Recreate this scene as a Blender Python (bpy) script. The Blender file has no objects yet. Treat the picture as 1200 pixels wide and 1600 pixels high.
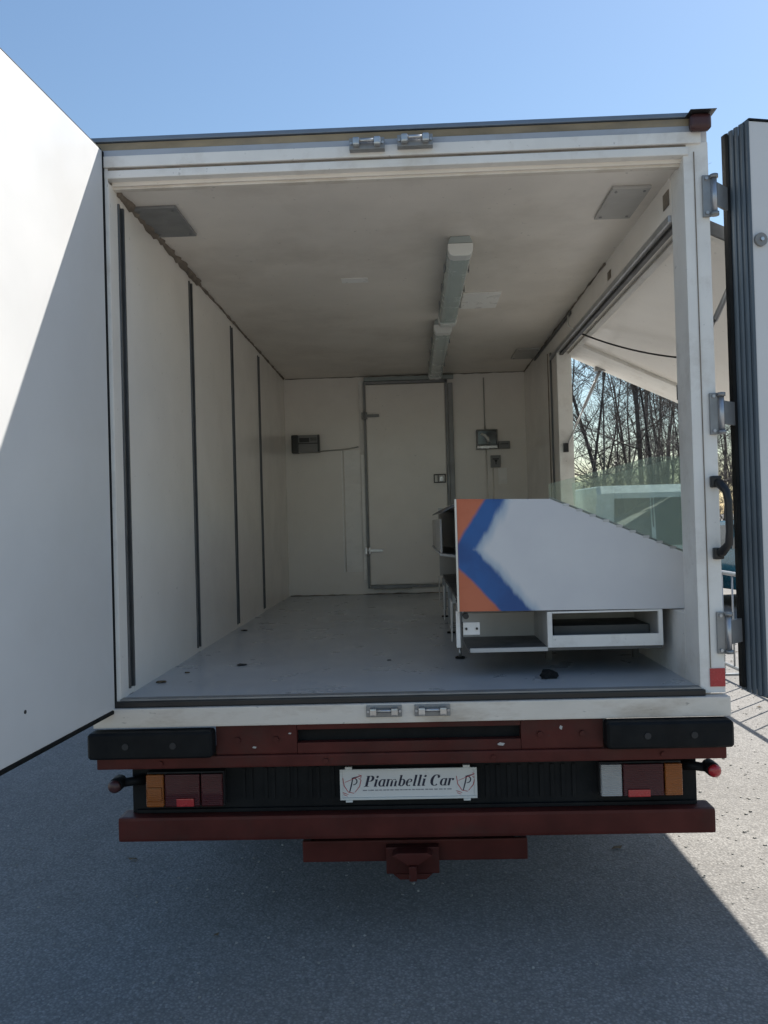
import bpy, bmesh, math, random
from math import sin, cos, pi, radians, sqrt, atan2
from mathutils import Vector, Matrix
random.seed(7)
S = bpy.context.scene
COL = S.collection

# ------------------------------------------------------------------ camera
yaw, pitch, roll = -0.0319, 0.0129, -0.028
fw = Vector((sin(yaw)*cos(pitch), cos(yaw)*cos(pitch), sin(pitch)))
rt = Vector((cos(yaw), -sin(yaw), 0)); up = rt.cross(fw)
r2 = rt*cos(roll)+up*sin(roll); u2 = -rt*sin(roll)+up*cos(roll)
cam = bpy.data.cameras.new('camera'); co = bpy.data.objects.new('camera', cam); COL.objects.link(co)
m3 = Matrix((r2, u2, -fw)).transposed()
co.matrix_world = Matrix.Translation((0.0294, -3.0356, 1.572)) @ m3.to_4x4()
cam.sensor_fit = 'VERTICAL'; cam.sensor_height = 36.0; cam.lens = 1304.34/1600*36.0
cam.clip_start = .05; cam.clip_end = 3000
S.camera = co

# ------------------------------------------------------------------ sky, sun, exposure
SUN = Vector((1, 1, 1.68)).normalized()
el = math.asin(SUN.z)
w = bpy.data.worlds.new('World'); S.world = w; w.use_nodes = True
nt = w.node_tree; nt.nodes.clear()
sky = nt.nodes.new('ShaderNodeTexSky'); sky.sky_type = 'NISHITA'; sky.sun_disc = False
sky.sun_elevation = el; sky.sun_rotation = radians(45); sky.air_density = 1.5; sky.dust_density = 0.4; sky.ozone_density = 4.5
bg = nt.nodes.new('ShaderNodeBackground'); bg.inputs[1].default_value = 0.07
wo = nt.nodes.new('ShaderNodeOutputWorld')
nt.links.new(sky.outputs[0], bg.inputs[0]); nt.links.new(bg.outputs[0], wo.inputs[0])
sl = bpy.data.lights.new('sun', 'SUN'); sl.energy = 4.4; sl.angle = radians(.53); sl.color = (1, .955, .88)
so = bpy.data.objects.new('sun', sl); COL.objects.link(so)
so.rotation_euler = SUN.to_track_quat('Z', 'Y').to_euler(); so.location = SUN*30
S.view_settings.view_transform = 'Standard'; S.view_settings.look = 'None'
S.view_settings.exposure = 0.98; S.view_settings.gamma = 1.0; S.view_settings.use_curve_mapping = False
S.render.engine = 'CYCLES'
S.cycles.use_denoising = True
S.cycles.max_bounces = 12; S.cycles.diffuse_bounces = 10; S.cycles.transparent_max_bounces = 16

# ------------------------------------------------------------------ materials
def lin(c):
    return tuple(((x/255)/12.92 if x/255 <= .04045 else ((x/255+.055)/1.055)**2.4) for x in c)
def mat(name, col, rough=.5, metal=0., var=.12, scale=6., dirt=None, dirt_amt=0., dirt_scale=2.5, bump=0., bump_scale=60., spec=.5, coat=0., stretch=(1, 1, 1), speck=0., rv=.1):
    m = bpy.data.materials.new(name); m.use_nodes = True
    n = m.node_tree; b = n.nodes['Principled BSDF']
    b.inputs['Roughness'].default_value = rough; b.inputs['Metallic'].default_value = metal
    b.inputs['Specular IOR Level'].default_value = spec
    if coat: b.inputs['Coat Weight'].default_value = coat
    tc = n.nodes.new('ShaderNodeTexCoord'); mp = n.nodes.new('ShaderNodeMapping'); mp.inputs['Scale'].default_value = stretch
    n.links.new(tc.outputs['Object'], mp.inputs[0])
    def noise(s, d=6., r=.6):
        t = n.nodes.new('ShaderNodeTexNoise'); t.inputs['Scale'].default_value = s; t.inputs['Detail'].default_value = d; t.inputs['Roughness'].default_value = r
        n.links.new(mp.outputs[0], t.inputs[0]); return t
    def ramp(src, a, b_, ca, cb):
        r = n.nodes.new('ShaderNodeMapRange'); r.inputs[1].default_value = a; r.inputs[2].default_value = b_; r.inputs[3].default_value = ca; r.inputs[4].default_value = cb
        n.links.new(src, r.inputs[0]); return r.outputs[0]
    t = noise(scale)
    mx = n.nodes.new('ShaderNodeMix'); mx.data_type = 'RGBA'
    c0 = [max(0, x*(1-var)) for x in col]; c1 = [min(1, x*(1+var)) for x in col]
    mx.inputs[6].default_value = (*c0, 1); mx.inputs[7].default_value = (*c1, 1)
    n.links.new(ramp(t.outputs[0], .3, .7, 0, 1), mx.inputs[0])
    out = mx.outputs[2]
    if dirt:
        t2 = noise(dirt_scale, 8., .65)
        mx2 = n.nodes.new('ShaderNodeMix'); mx2.data_type = 'RGBA'; mx2.inputs[7].default_value = (*dirt, 1)
        n.links.new(ramp(t2.outputs[0], .5, .78, 0, dirt_amt), mx2.inputs[0]); n.links.new(out, mx2.inputs[6]); out = mx2.outputs[2]
    if speck:
        t3 = noise(45., 3., .5)
        mx3 = n.nodes.new('ShaderNodeMix'); mx3.data_type = 'RGBA'; mx3.inputs[7].default_value = (.05, .045, .04, 1)
        n.links.new(ramp(t3.outputs[0], .7, .76, 0, speck), mx3.inputs[0]); n.links.new(out, mx3.inputs[6]); out = mx3.outputs[2]
    n.links.new(out, b.inputs['Base Color'])
    rr = noise(scale*1.7)
    n.links.new(ramp(rr.outputs[0], .3, .7, max(.02, rough-rv), min(1, rough+rv)), b.inputs['Roughness'])
    if 'lens' in name:
        wv = n.nodes.new('ShaderNodeTexWave'); wv.bands_direction = 'Z'; wv.inputs['Scale'].default_value = 45; n.links.new(mp.outputs[0], wv.inputs[0])
        bp = n.nodes.new('ShaderNodeBump'); bp.inputs['Strength'].default_value = .8; bp.inputs['Distance'].default_value = .003
        n.links.new(wv.outputs[0], bp.inputs['Height']); n.links.new(bp.outputs[0], b.inputs['Normal'])
    if bump:
        tb = noise(bump_scale, 4.)
        bp = n.nodes.new('ShaderNodeBump'); bp.inputs['Strength'].default_value = bump; bp.inputs['Distance'].default_value = .01
        n.links.new(tb.outputs[0], bp.inputs['Height']); n.links.new(bp.outputs[0], b.inputs['Normal'])
    return m
BROWN = (.10, .075, .05)
M = {}
M['wall'] = mat('white_fibreglass_wall', (.88, .835, .775), .24, var=.03, scale=3, dirt=(.58, .52, .45), dirt_amt=.22, dirt_scale=1.6, bump=.02, bump_scale=5, speck=.25, rv=.03)
M['ceil'] = mat('white_fibreglass_ceiling', (.81, .75, .675), .38, var=.07, scale=2.2, dirt=(.50, .44, .37), dirt_amt=.55, dirt_scale=1.7, bump=.05, bump_scale=12, speck=.35)
M['door'] = mat('white_door_skin', (.66, .655, .65), .42, var=.03, scale=2.5, dirt=(.55, .52, .48), dirt_amt=.25, dirt_scale=2., bump=.03, bump_scale=9)
M['frame'] = mat('white_frame_paint', (.78, .76, .72), .45, var=.06, scale=5, dirt=(.40, .34, .28), dirt_amt=.5, dirt_scale=7, speck=.3)
M['sill'] = mat('cream_sill_paint', (.74, .68, .60), .5, var=.08, scale=5, dirt=(.32, .24, .16), dirt_amt=.8, dirt_scale=5, stretch=(.6, 1, 2), speck=.4)
M['floor'] = mat('grey_blue_floor_paint', (.43, .46, .49), .30, var=.06, scale=3, dirt=(.30, .31, .32), dirt_amt=.3, dirt_scale=2.2, bump=.02, bump_scale=12, speck=.3, rv=.04)
M['alu'] = mat('weathered_aluminium', (.45, .46, .48), .42, metal=.75, var=.12, scale=8, dirt=(.22, .2, .18), dirt_amt=.5, dirt_scale=6)
M['blue_alu'] = mat('blue_grey_roof_trim', (.16, .20, .26), .4, metal=.3, var=.12, scale=8, dirt=(.2, .17, .13), dirt_amt=.4)
M['strip'] = mat('grey_blue_strip', (.36, .39, .44), .45, var=.12, scale=6, dirt=(.25, .23, .2), dirt_amt=.6, dirt_scale=8, stretch=(.5, 1, 1))
M['rust'] = mat('rusty_tan_strip', (.27, .215, .14), .7, var=.5, scale=5, dirt=(.16, .15, .14), dirt_amt=.7, dirt_scale=7, stretch=(.4, 1, 1))
M['galv'] = mat('galvanised_plate', (.27, .275, .275), .5, metal=.4, var=.12, scale=7, dirt=(.12, .115, .11), dirt_amt=.4)
M['rubber'] = mat('black_rubber', (.007, .008, .009), .65, var=.3, scale=9, spec=.2, dirt=(.022, .021, .02), dirt_amt=.4, dirt_scale=5, bump=.1, bump_scale=30)
M['seal'] = mat('blue_grey_door_seal', (.085, .11, .135), .5, var=.25, scale=5, dirt=(.10, .11, .11), dirt_amt=.5, dirt_scale=4, stretch=(1, 1, .3))
M['black'] = mat('black_plastic', (.012, .012, .013), .4, var=.2)
M['red'] = mat('dark_red_chassis_paint', (.085, .019, .015), .5, var=.3, scale=5, spec=.2, dirt=(.05, .032, .026), dirt_amt=.8, dirt_scale=3, bump=.05, bump_scale=25, speck=.4)
M['chassis'] = mat('dirty_black_chassis', (.009, .010, .011), .7, var=.3, scale=6, spec=.25, dirt=(.02, .018, .016), dirt_amt=.6, bump=.1)
M['steel'] = mat('zinc_steel', (.52, .52, .52), .35, metal=.85, var=.15, scale=14, dirt=(.2, .17, .14), dirt_amt=.4, dirt_scale=9)
M['hinge'] = mat('grey_hinge_steel', (.26, .265, .27), .45, metal=.5, var=.12, scale=12, dirt=(.15, .13, .11), dirt_amt=.4, dirt_scale=9)
M['rail'] = mat('grey_lashing_rail', (.12, .125, .13), .45, metal=.5, var=.2, scale=8, dirt=(.05, .05, .05), dirt_amt=.6)
M['slot'] = mat('dark_rail_slot', (.03, .031, .033), .7, var=.2)
M['whiteplas'] = mat('white_plastic', (.68, .69, .66), .35, var=.04)
M['greyplas'] = mat('grey_plastic', (.22, .22, .215), .45, var=.08)
M['lampbody'] = mat('grey_green_lamp_housing', (.33, .37, .355), .4, var=.06)
M['diffuser'] = mat('frosted_lamp_cover', (.46, .53, .505), .22, var=.04, coat=.2)
M['patch'] = mat('white_patch_and_reflection', (.93, .91, .87), .3, var=.02)  # white of roof patches and worn strip, also of the painted wall reflections
M['paleplate'] = mat('pale_grey_plate', (.46, .445, .42), .5, var=.08, scale=7, dirt=(.3, .28, .25), dirt_amt=.4)
M['seam'] = mat('brown_sealant', (.20, .165, .13), .8, var=.35, scale=14)
M['counter_in'] = mat('counter_laminate', (.50, .49, .47), .4, var=.06, dirt=(.25, .22, .19), dirt_amt=.4)
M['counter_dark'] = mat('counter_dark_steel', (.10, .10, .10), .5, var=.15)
M['edge'] = mat('pale_edge_strip', (.74, .70, .60), .4, var=.05)
M['amber'] = mat('amber_lens', (.34, .10, .015), .12, var=.1, coat=.4)
M['redlens'] = mat('red_lens', (.075, .010, .011), .12, var=.1, coat=.4)
M['reflector'] = mat('bright_red_reflector', (.42, .022, .026), .25, var=.08, scale=40, coat=.4)
M['clearlens'] = mat('clear_reversing_lens', (.42, .42, .41), .12, var=.08, coat=.4)
M['maroon'] = mat('faded_maroon_lamp', (.06, .022, .022), .4, var=.2)
M['plate'] = mat('white_plate', (.72, .72, .70), .35, var=.03)
M['ink'] = mat('navy_ink', (.012, .014, .04), .5, var=.05)
M['redink'] = mat('red_ink', (.45, .04, .05), .5, var=.1)
M['greyink'] = mat('grey_ink', (.25, .25, .27), .5, var=.1)
M['tyre'] = mat('tyre_rubber', (.02, .02, .02), .85, var=.2, bump=.2)
M['rim'] = mat('rim_paint', (.3, .3, .3), .45, metal=.4)
M['bark'] = mat('dark_bark', (.04, .034, .032), .9, var=.4, scale=5, bump=.3, bump_scale=20, stretch=(1, 1, .3))
M['bark2'] = mat('grey_bark', (.07, .062, .057), .9, var=.4, scale=5, bump=.3, bump_scale=20, stretch=(1, 1, .3))
M['twig'] = mat('twig', (.085, .074, .070), .9, var=.3)
M['brush'] = mat('dry_brush_leaf', (.115, .105, .04), .8, var=.5, scale=1.5)
M['evergreen'] = mat('evergreen_leaf', (.02, .032, .015), .6, var=.4, scale=3)
M['van'] = mat('white_van_paint', (.72, .73, .73), .3, var=.03, coat=.3)
M['bluepaint'] = mat('teal_blue_paint', (.02, .10, .15), .25, var=.05, coat=.5)
M['carglass'] = mat('dark_vehicle_glass', (.02, .026, .028), .06, var=.05, spec=.8)
M['carblack'] = mat('dark_trim', (.02, .02, .022), .6, var=.1)
M['leafdry'] = mat('dry_leaf', (.12, .085, .05), .85, var=.3)
M['stone'] = mat('loose_stone', (.30, .285, .26), .9, var=.4, scale=3)
M['verge'] = mat('leaf_litter_verge', (.13, .11, .07), .95, var=.5, scale=1.2, bump=.4, bump_scale=9)
M['railpaint'] = mat('grey_barrier_paint', (.3, .31, .32), .4, metal=.5, var=.1)

def glass_mat():
    m = bpy.data.materials.new('greenish_sheet_glass'); m.use_nodes = True; n = m.node_tree; n.nodes.clear()
    o = n.nodes.new('ShaderNodeOutputMaterial'); tr = n.nodes.new('ShaderNodeBsdfTransparent'); tr.inputs[0].default_value = (.90, .95, .93, 1)
    gl = n.nodes.new('ShaderNodeBsdfGlossy'); gl.inputs['Roughness'].default_value = .03; gl.inputs[0].default_value = (.9, 1, .96, 1)
    fr = n.nodes.new('ShaderNodeFresnel'); fr.inputs[0].default_value = 1.5
    ge = n.nodes.new('ShaderNodeNewGeometry'); iv = n.nodes.new('ShaderNodeMath'); iv.operation = 'SUBTRACT'; iv.inputs[0].default_value = 1; n.links.new(ge.outputs['Backfacing'], iv.inputs[1])
    ml = n.nodes.new('ShaderNodeMath'); ml.operation = 'MULTIPLY'; n.links.new(fr.outputs[0], ml.inputs[0]); n.links.new(iv.outputs[0], ml.inputs[1])   # reflect once per pane
    mx = n.nodes.new('ShaderNodeMixShader'); n.links.new(ml.outputs[0], mx.inputs[0]); n.links.new(tr.outputs[0], mx.inputs[1]); n.links.new(gl.outputs[0], mx.inputs[2])
    df = n.nodes.new('ShaderNodeBsdfDiffuse'); df.inputs[0].default_value = (.5, .58, .54, 1)
    tl = n.nodes.new('ShaderNodeBsdfTranslucent'); tl.inputs[0].default_value = (.5, .6, .55, 1)
    ad = n.nodes.new('ShaderNodeMixShader'); ad.inputs[0].default_value = .5; n.links.new(df.outputs[0], ad.inputs[1]); n.links.new(tl.outputs[0], ad.inputs[2])
    tc = n.nodes.new('ShaderNodeTexCoord'); nz = n.nodes.new('ShaderNodeTexNoise'); nz.inputs['Scale'].default_value = 5; nz.inputs['Detail'].default_value = 6
    mp = n.nodes.new('ShaderNodeMapping'); mp.inputs['Scale'].default_value = (1, 1, 3); n.links.new(tc.outputs['Object'], mp.inputs[0]); n.links.new(mp.outputs[0], nz.inputs[0])
    rg = n.nodes.new('ShaderNodeMapRange'); rg.inputs[1].default_value = .35; rg.inputs[2].default_value = .75; rg.inputs[3].default_value = .10; rg.inputs[4].default_value = .20
    n.links.new(nz.outputs[0], rg.inputs[0])
    m2 = n.nodes.new('ShaderNodeMixShader'); n.links.new(rg.outputs[0], m2.inputs[0]); n.links.new(mx.outputs[0], m2.inputs[1]); n.links.new(ad.outputs[0], m2.inputs[2])
    n.links.new(m2.outputs[0], o.inputs[0]); return m
M['glass'] = glass_mat()

def ground_mat():
    m = bpy.data.materials.new('worn_asphalt'); m.use_nodes = True; n = m.node_tree; b = n.nodes['Principled BSDF']
    b.inputs['Roughness'].default_value = .93; b.inputs['Specular IOR Level'].default_value = .25
    tc = n.nodes.new('ShaderNodeTexCoord')
    def tex(kind, s, **k):
        t = n.nodes.new(kind); t.inputs['Scale'].default_value = s
        for a, v in k.items(): t.inputs[a].default_value = v
        n.links.new(tc.outputs['Object'], t.inputs['Vector']); return t
    def rng(src, a, b_, c, d):
        r = n.nodes.new('ShaderNodeMapRange'); r.inputs[1].default_value = a; r.inputs[2].default_value = b_; r.inputs[3].default_value = c; r.inputs[4].default_value = d
        n.links.new(src, r.inputs[0]); return r.outputs[0]
    def mix(f, a, b_, blend='MIX'):
        x = n.nodes.new('ShaderNodeMix'); x.data_type = 'RGBA'; x.blend_type = blend
        for s, v in ((0, f), (6, a), (7, b_)):
            if hasattr(v, 'links') or hasattr(v, 'node'): n.links.new(v, x.inputs[s])
            else: x.inputs[s].default_value = v if s == 0 else (*v, 1)
        return x.outputs[2]
    big = tex('ShaderNodeTexNoise', .7, Detail=5.); mid = tex('ShaderNodeTexNoise', 7., Detail=6.)
    vo = tex('ShaderNodeTexVoronoi', 95.); vo2 = tex('ShaderNodeTexVoronoi', 210.); fine = tex('ShaderNodeTexNoise', 160., Detail=3.)
    c = mix(rng(big.outputs[0], .35, .65, 0, 1), (.25, .238, .222), (.335, .32, .30))
    c = mix(rng(mid.outputs[0], .45, .7, 0, .45), c, (.20, .19, .175))
    stain = tex('ShaderNodeTexNoise', .33, Detail=7., Roughness=.62)
    c = mix(rng(stain.outputs[0], .52, .68, 0, .55), c, (.17, .163, .15))
    oil = tex('ShaderNodeTexNoise', 1.9, Detail=3.)
    c = mix(rng(oil.outputs[0], .68, .76, 0, .5), c, (.12, .115, .105))
    # aggregate: every stone its own tone
    sep = n.nodes.new('ShaderNodeSeparateColor'); n.links.new(vo.outputs['Color'], sep.inputs[0])
    c = mix(rng(sep.outputs[0], .62, 1., 0, .42), c, (.47, .455, .43))
    c = mix(rng(sep.outputs[1], .72, 1., 0, .5), c, (.10, .097, .092))
    c = mix(rng(vo.outputs['Distance'], .35, .6, 0, .5), c, (.13, .125, .118))
    c = mix(rng(fine.outputs[0], .35, .7, .0, .35), c, (.14, .135, .13))
    n.links.new(c, b.inputs['Base Color'])
    bp = n.nodes.new('ShaderNodeBump'); bp.inputs['Strength'].default_value = .5; bp.inputs['Distance'].default_value = .005; bp.invert = True
    n.links.new(vo.outputs['Distance'], bp.inputs['Height'])
    bp2 = n.nodes.new('ShaderNodeBump'); bp2.inputs['Strength'].default_value = .4; bp2.inputs['Distance'].default_value = .02
    n.links.new(mid.outputs[0], bp2.inputs['Height']); n.links.new(bp.outputs[0], bp2.inputs['Normal']); n.links.new(bp2.outputs[0], b.inputs['Normal'])
    return m
M['ground'] = ground_mat()

def graphic_mat():
    """white counter end with a sprayed blue and orange chevron; laid out on the panel's own X (width) and Z (height)"""
    m = bpy.data.materials.new('painted_counter_panel'); m.use_nodes = True; n = m.node_tree; b = n.nodes['Principled BSDF']
    b.inputs['Roughness'].default_value = .4
    tc = n.nodes.new('ShaderNodeTexCoord'); sx = n.nodes.new('ShaderNodeSeparateXYZ'); n.links.new(tc.outputs['Object'], sx.inputs[0])
    def math_(op, a, b_=None, c=None):
        x = n.nodes.new('ShaderNodeMath'); x.operation = op
        for i, v in enumerate((a, b_, c)):
            if v is None: continue
            if isinstance(v, (int, float)): x.inputs[i].default_value = v
            else: n.links.new(v, x.inputs[i])
        return x.outputs[0]
    def noise(s, st):
        t = n.nodes.new('ShaderNodeTexNoise'); t.inputs['Scale'].default_value = s; t.inputs['Detail'].default_value = 5
        mp = n.nodes.new('ShaderNodeMapping'); mp.inputs['Scale'].default_value = st
        n.links.new(tc.outputs['Object'], mp.inputs[0]); n.links.new(mp.outputs[0], t.inputs[0]); return t.outputs[0]
    u, v = math_('ADD', sx.outputs[0], .65), math_('ADD', sx.outputs[2], 0.)
    F_ = 0.
    nz = math_('MULTIPLY', math_('SUBTRACT', noise(26, (1, 1, .3)), .5), .05)     # ragged, drawn-out spray edge
    nz2 = math_('MULTIPLY', math_('SUBTRACT', noise(9, (1, 1, 1)), .5), .03)
    dv = math_('SUBTRACT', v, F_+.505)
    upv = math_('MAXIMUM', dv, 0.); dnv = math_('MAXIMUM', math_('MULTIPLY', dv, -1), 0.)
    inner = math_('SUBTRACT', u, math_('ADD', math_('ADD', .285, math_('MULTIPLY', upv, .62)), math_('MULTIPLY', dnv, .88)))
    inner = math_('ADD', inner, nz)
    dv2 = math_('SUBTRACT', v, F_+.49)
    up2 = math_('MAXIMUM', math_('SUBTRACT', dv2, .035), 0.); dn2 = math_('MAXIMUM', math_('SUBTRACT', math_('MULTIPLY', dv2, -1), .05), 0.)
    outer = math_('SUBTRACT', u, math_('ADD', math_('ADD', .205, math_('MULTIPLY', up2, .66)), math_('MULTIPLY', dn2, .95)))
    outer = math_('ADD', outer, nz2)
    def rng(src, a, b_):
        r = n.nodes.new('ShaderNodeMapRange'); r.inputs[1].default_value = a; r.inputs[2].default_value = b_; r.interpolation_type = 'SMOOTHSTEP'
        n.links.new(src, r.inputs[0]); return r.outputs[0]
    def mix(f, a, b_):
        x = n.nodes.new('ShaderNodeMix'); x.data_type = 'RGBA'; n.links.new(f, x.inputs[0])
        for s, vv in ((6, a), (7, b_)):
            if isinstance(vv, tuple): x.inputs[s].default_value = (*vv, 1)
            else: n.links.new(vv, x.inputs[s])
        return x.outputs[2]
    blot = rng(noise(6, (1, 1, 1)), .35, .65)
    orange = mix(blot, (.47, .105, .04), (.56, .15, .07))
    blue = mix(blot, (.006, .065, .24), (.010, .10, .33))
    white = mix(rng(noise(4, (1, 1, 1)), .3, .7), (.60, .60, .62), (.65, .65, .66))
    c = mix(rng(outer, -.008, .012), orange, blue)
    haze = mix(rng(inner, .0, .05), (.38, .46, .55), white)
    c = mix(rng(inner, -.016, .01), c, haze)
    n.links.new(c, b.inputs['Base Color']); return m
M['graphic'] = graphic_mat()

# ------------------------------------------------------------------ mesh helpers
class MB:
    def __init__(s): s.bm = bmesh.new()
    def box(s, x0, x1, y0, y1, z0, z1, bev=0., seg=2):
        b = bmesh.new(); bmesh.ops.create_cube(b, size=1)
        for v in b.verts:
            v.co = Vector((x0 if v.co.x < 0 else x1, y0 if v.co.y < 0 else y1, z0 if v.co.z < 0 else z1))
        if bev: bmesh.ops.bevel(b, geom=b.edges[:], offset=bev, segments=seg, affect='EDGES', profile=.7)
        return s.join(b)
    def join(s, b, mx=None):
        if mx is not None: b.transform(mx)
        vm = [s.bm.verts.new(v.co) for v in b.verts]; b.verts.index_update()
        for f in b.faces:
            try:
                nf = s.bm.faces.new([vm[v.index] for v in f.verts]); nf.smooth = f.smooth
            except ValueError: pass
        b.free(); return s
    def cyl(s, p0, p1, r0, r1=None, n=12, smooth=True, caps=True):
        return s.tube([p0, p1], [r0, r0 if r1 is None else r1], n, smooth, caps)
    def tube(s, pts, rad, n=8, smooth=True, caps=True):
        pts = [Vector(p) for p in pts]
        if not isinstance(rad, (list, tuple)): rad = [rad]*len(pts)
        rings = []
        t = (pts[1]-pts[0]).normalized(); a = Vector((0, 0, 1)) if abs(t.z) < .9 else Vector((1, 0, 0))
        u = t.cross(a).normalized()
        for i, p in enumerate(pts):
            t = (pts[min(i+1, len(pts)-1)]-pts[max(i-1, 0)]).normalized()
            u = (u-t*u.dot(t)).normalized(); v = t.cross(u)
            rings.append([s.bm.verts.new(p+(u*cos(2*pi*k/n)+v*sin(2*pi*k/n))*rad[i]) for k in range(n)])
        for a_, b_ in zip(rings, rings[1:]):
            for k in range(n):
                f = s.bm.faces.new((a_[k], a_[(k+1) % n], b_[(k+1) % n], b_[k])); f.smooth = smooth
        if caps and n > 2:
            s.bm.faces.new(rings[0][::-1]); s.bm.faces.new(rings[-1])
        return s
    def prism(s, poly, axis, a, b, bev=0.):
        """polygon in the two other axes (order x,y,z minus axis), extruded from a to b"""
        bm = bmesh.new()
        def mk(p, t):
            l = list(p); l.insert('xyz'.index(axis), t); return bm.verts.new(l)
        v0 = [mk(p, a) for p in poly]; v1 = [mk(p, b) for p in poly]; n = len(poly)
        bm.faces.new(v0); bm.faces.new(v1[::-1])
        for k in range(n): bm.faces.new((v0[(k+1) % n], v0[k], v1[k], v1[(k+1) % n]))
        bmesh.ops.recalc_face_normals(bm, faces=bm.faces[:])
        if bev: bmesh.ops.bevel(bm, geom=bm.edges[:], offset=bev, segments=2, affect='EDGES', profile=.7)
        return s.join(bm)
    def xform(s, mx): s.bm.transform(mx); return s
    def mesh(s, name, off=None):
        if off is not None: bmesh.ops.translate(s.bm, verts=s.bm.verts[:], vec=-Vector(off))
        me = bpy.data.meshes.new(name); bmesh.ops.recalc_face_normals(s.bm, faces=s.bm.faces[:]); s.bm.to_mesh(me); s.bm.free(); return me
def tag(o, label=None, cat=None, group=None, kind=None):
    for k, v in (('label', label), ('category', cat), ('group', group), ('kind', kind)):
        if v: o[k] = v
    return o
def thing(name, label, cat, loc, group=None):
    o = bpy.data.objects.new(name, None); COL.objects.link(o); o.location = loc; o.empty_display_size = .2
    o['base'] = tuple(loc); return tag(o, label, cat, group)
BASE = {}
SPLIT = {'lug', 'bolt', 'rail_screw', 'rail_lip', 'rail_filler', 'screw', 'clip', 'pin_head', 'handle_foot', 'bar_bracket', 'beam_bracket', 'glass_clip', 'label_bar', 'edge_trim', 'awning_frame', 'door_seal', 'plate_rim', 'cross_member', 'frame_rail', 'base_front', 'trim_band', 'dark_mark'}
def islands(bm):
    seen = set(); out = []
    for v in bm.verts:
        if v in seen: continue
        st = [v]; seen.add(v); isl = []
        while st:
            a = st.pop(); isl.append(a)
            for e in a.link_edges:
                o = e.other_vert(a)
                if o not in seen: seen.add(o); st.append(o)
        out.append(isl)
    return out
def part(name, mb, m, parent, label=None):
    if name in SPLIT:
        isl = islands(mb.bm)
        if len(isl) > 1:
            first = None
            for vs_ in isl:
                q = MB(); mp = {v: q.bm.verts.new(v.co) for v in vs_}
                for f in {f for v in vs_ for f in v.link_faces}: q.bm.faces.new([mp[v] for v in f.verts]).smooth = f.smooth
                o = part(name, q, m, parent, label); first = first or o
            mb.bm.free(); return first
    root = parent
    while root.parent: root = root.parent
    off = root.location.copy()
    me = mb.mesh(name, off); me.materials.append(M[m]); o = bpy.data.objects.new(name, me); COL.objects.link(o); o.parent = parent
    if label: o['label'] = label
    return o
def single(name, mb, m, label=None, cat=None, loc=(0, 0, 0), group=None, kind=None):
    me = mb.mesh(name, loc); me.materials.append(M[m]); o = bpy.data.objects.new(name, me); COL.objects.link(o); o.location = loc
    return tag(o, label, cat, group, kind)
def smooth(o):
    for f in o.data.polygons: f.use_smooth = True
    return o
def copy_tree(o, parent=None):
    c = o.copy(); COL.objects.link(c); c.parent = parent
    for ch in o.children: copy_tree(ch, c)
    return c

F = .95                     # cargo floor height above the yard
XL, XR, L = -1.05, 1.05, 4.245
ZC = F+1.905                # ceiling

# ------------------------------------------------------------------ setting: ground
g = MB(); bm = g.bm
R_ = 1500
vs = [bm.verts.new(p) for p in ((-R_, -R_, 0), (R_, -R_, 0), (R_, R_, 0), (-R_, R_, 0))]; bm.faces.new(vs)
single('yard_ground', g, 'ground', kind='structure')
g = MB(); bm = g.bm
edge = [(-60, 17.5), (-30, 16.6), (-12, 17.3), (-4, 16.4), (2, 15.9), (6, 15.4), (10, 14.2), (16, 12.6), (26, 11.4), (60, 9)]
lo = [bm.verts.new((x, y, .006)) for x, y in edge]; hi = [bm.verts.new((x*1.0, 400, .006)) for x, y in edge]
for k in range(len(edge)-1): bm.faces.new((lo[k], lo[k+1], hi[k+1], hi[k]))
single('verge', g, 'verge', kind='structure')

# ------------------------------------------------------------------ the truck
T = thing('box_truck', 'white box truck with a dark red chassis and open rear doors seen from behind', 'truck', (0, 0, 0))

part('cargo_floor', MB().box(XL, XR, .0, L, F-.06, F), 'floor', T)
part('ceiling', MB().box(XL, XR, .03, L, ZC, ZC+.06), 'ceil', T)
part('roof', MB().box(-1.118, 1.141, 0.012, L+1.35, F+1.967, F+2.052, .004), 'door', T)
# left wall: panels between the lashing rails
rails = [.113, 1.122, 2.08, 2.996]
ys = [0.0]+rails+[L]
hw = .026
for k in range(5):
    y0 = ys[k]+(hw if k else 0); y1 = ys[k+1]-(hw if k < 4 else 0)
    part('wall_panel', MB().box(-1.075, XL, y0, y1, F, ZC), 'wall', T)
part('left_outer_wall', MB().box(-1.118, -1.078, .0, L+1.35, F-.09, F+1.965), 'door', T)
for y in rails:
    b = MB(); z0, z1 = F+.025, F+1.86
    b.box(-1.0749, -1.068, y-hw+.001, y+hw-.001, F+.001, ZC-.001)
    r = part('lashing_rail', MB().box(-1.067, -1.060, y-hw+.002, y+hw-.002, z0, z1), 'slot', T)
    s_ = MB(); s_.box(-1.066, -1.043, y-hw-.004, y-hw+.008, z0, z1, .002); s_.box(-1.066, -1.043, y+hw-.008, y+hw+.004, z0, z1, .002)
    part('rail_lip', s_, 'rail', r)
    h = MB()
    for z in (z0+.06, z0+.6, z0+1.2, z1-.06): h.cyl((-1.0605, y, z), (-1.056, y, z), .008, n=8)
    part('rail_screw', h, 'steel', r)
    part('rail_backing', b, 'slot', r)
    t = MB(); t.box(-1.066, XL-.002, y-hw+.001, y+hw-.001, z1+.001, ZC-.001); t.box(-1.066, XL-.002, y-hw+.001, y+hw-.001, F+.001, z0-.001)
    part('rail_filler', t, 'wall', r)
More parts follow.
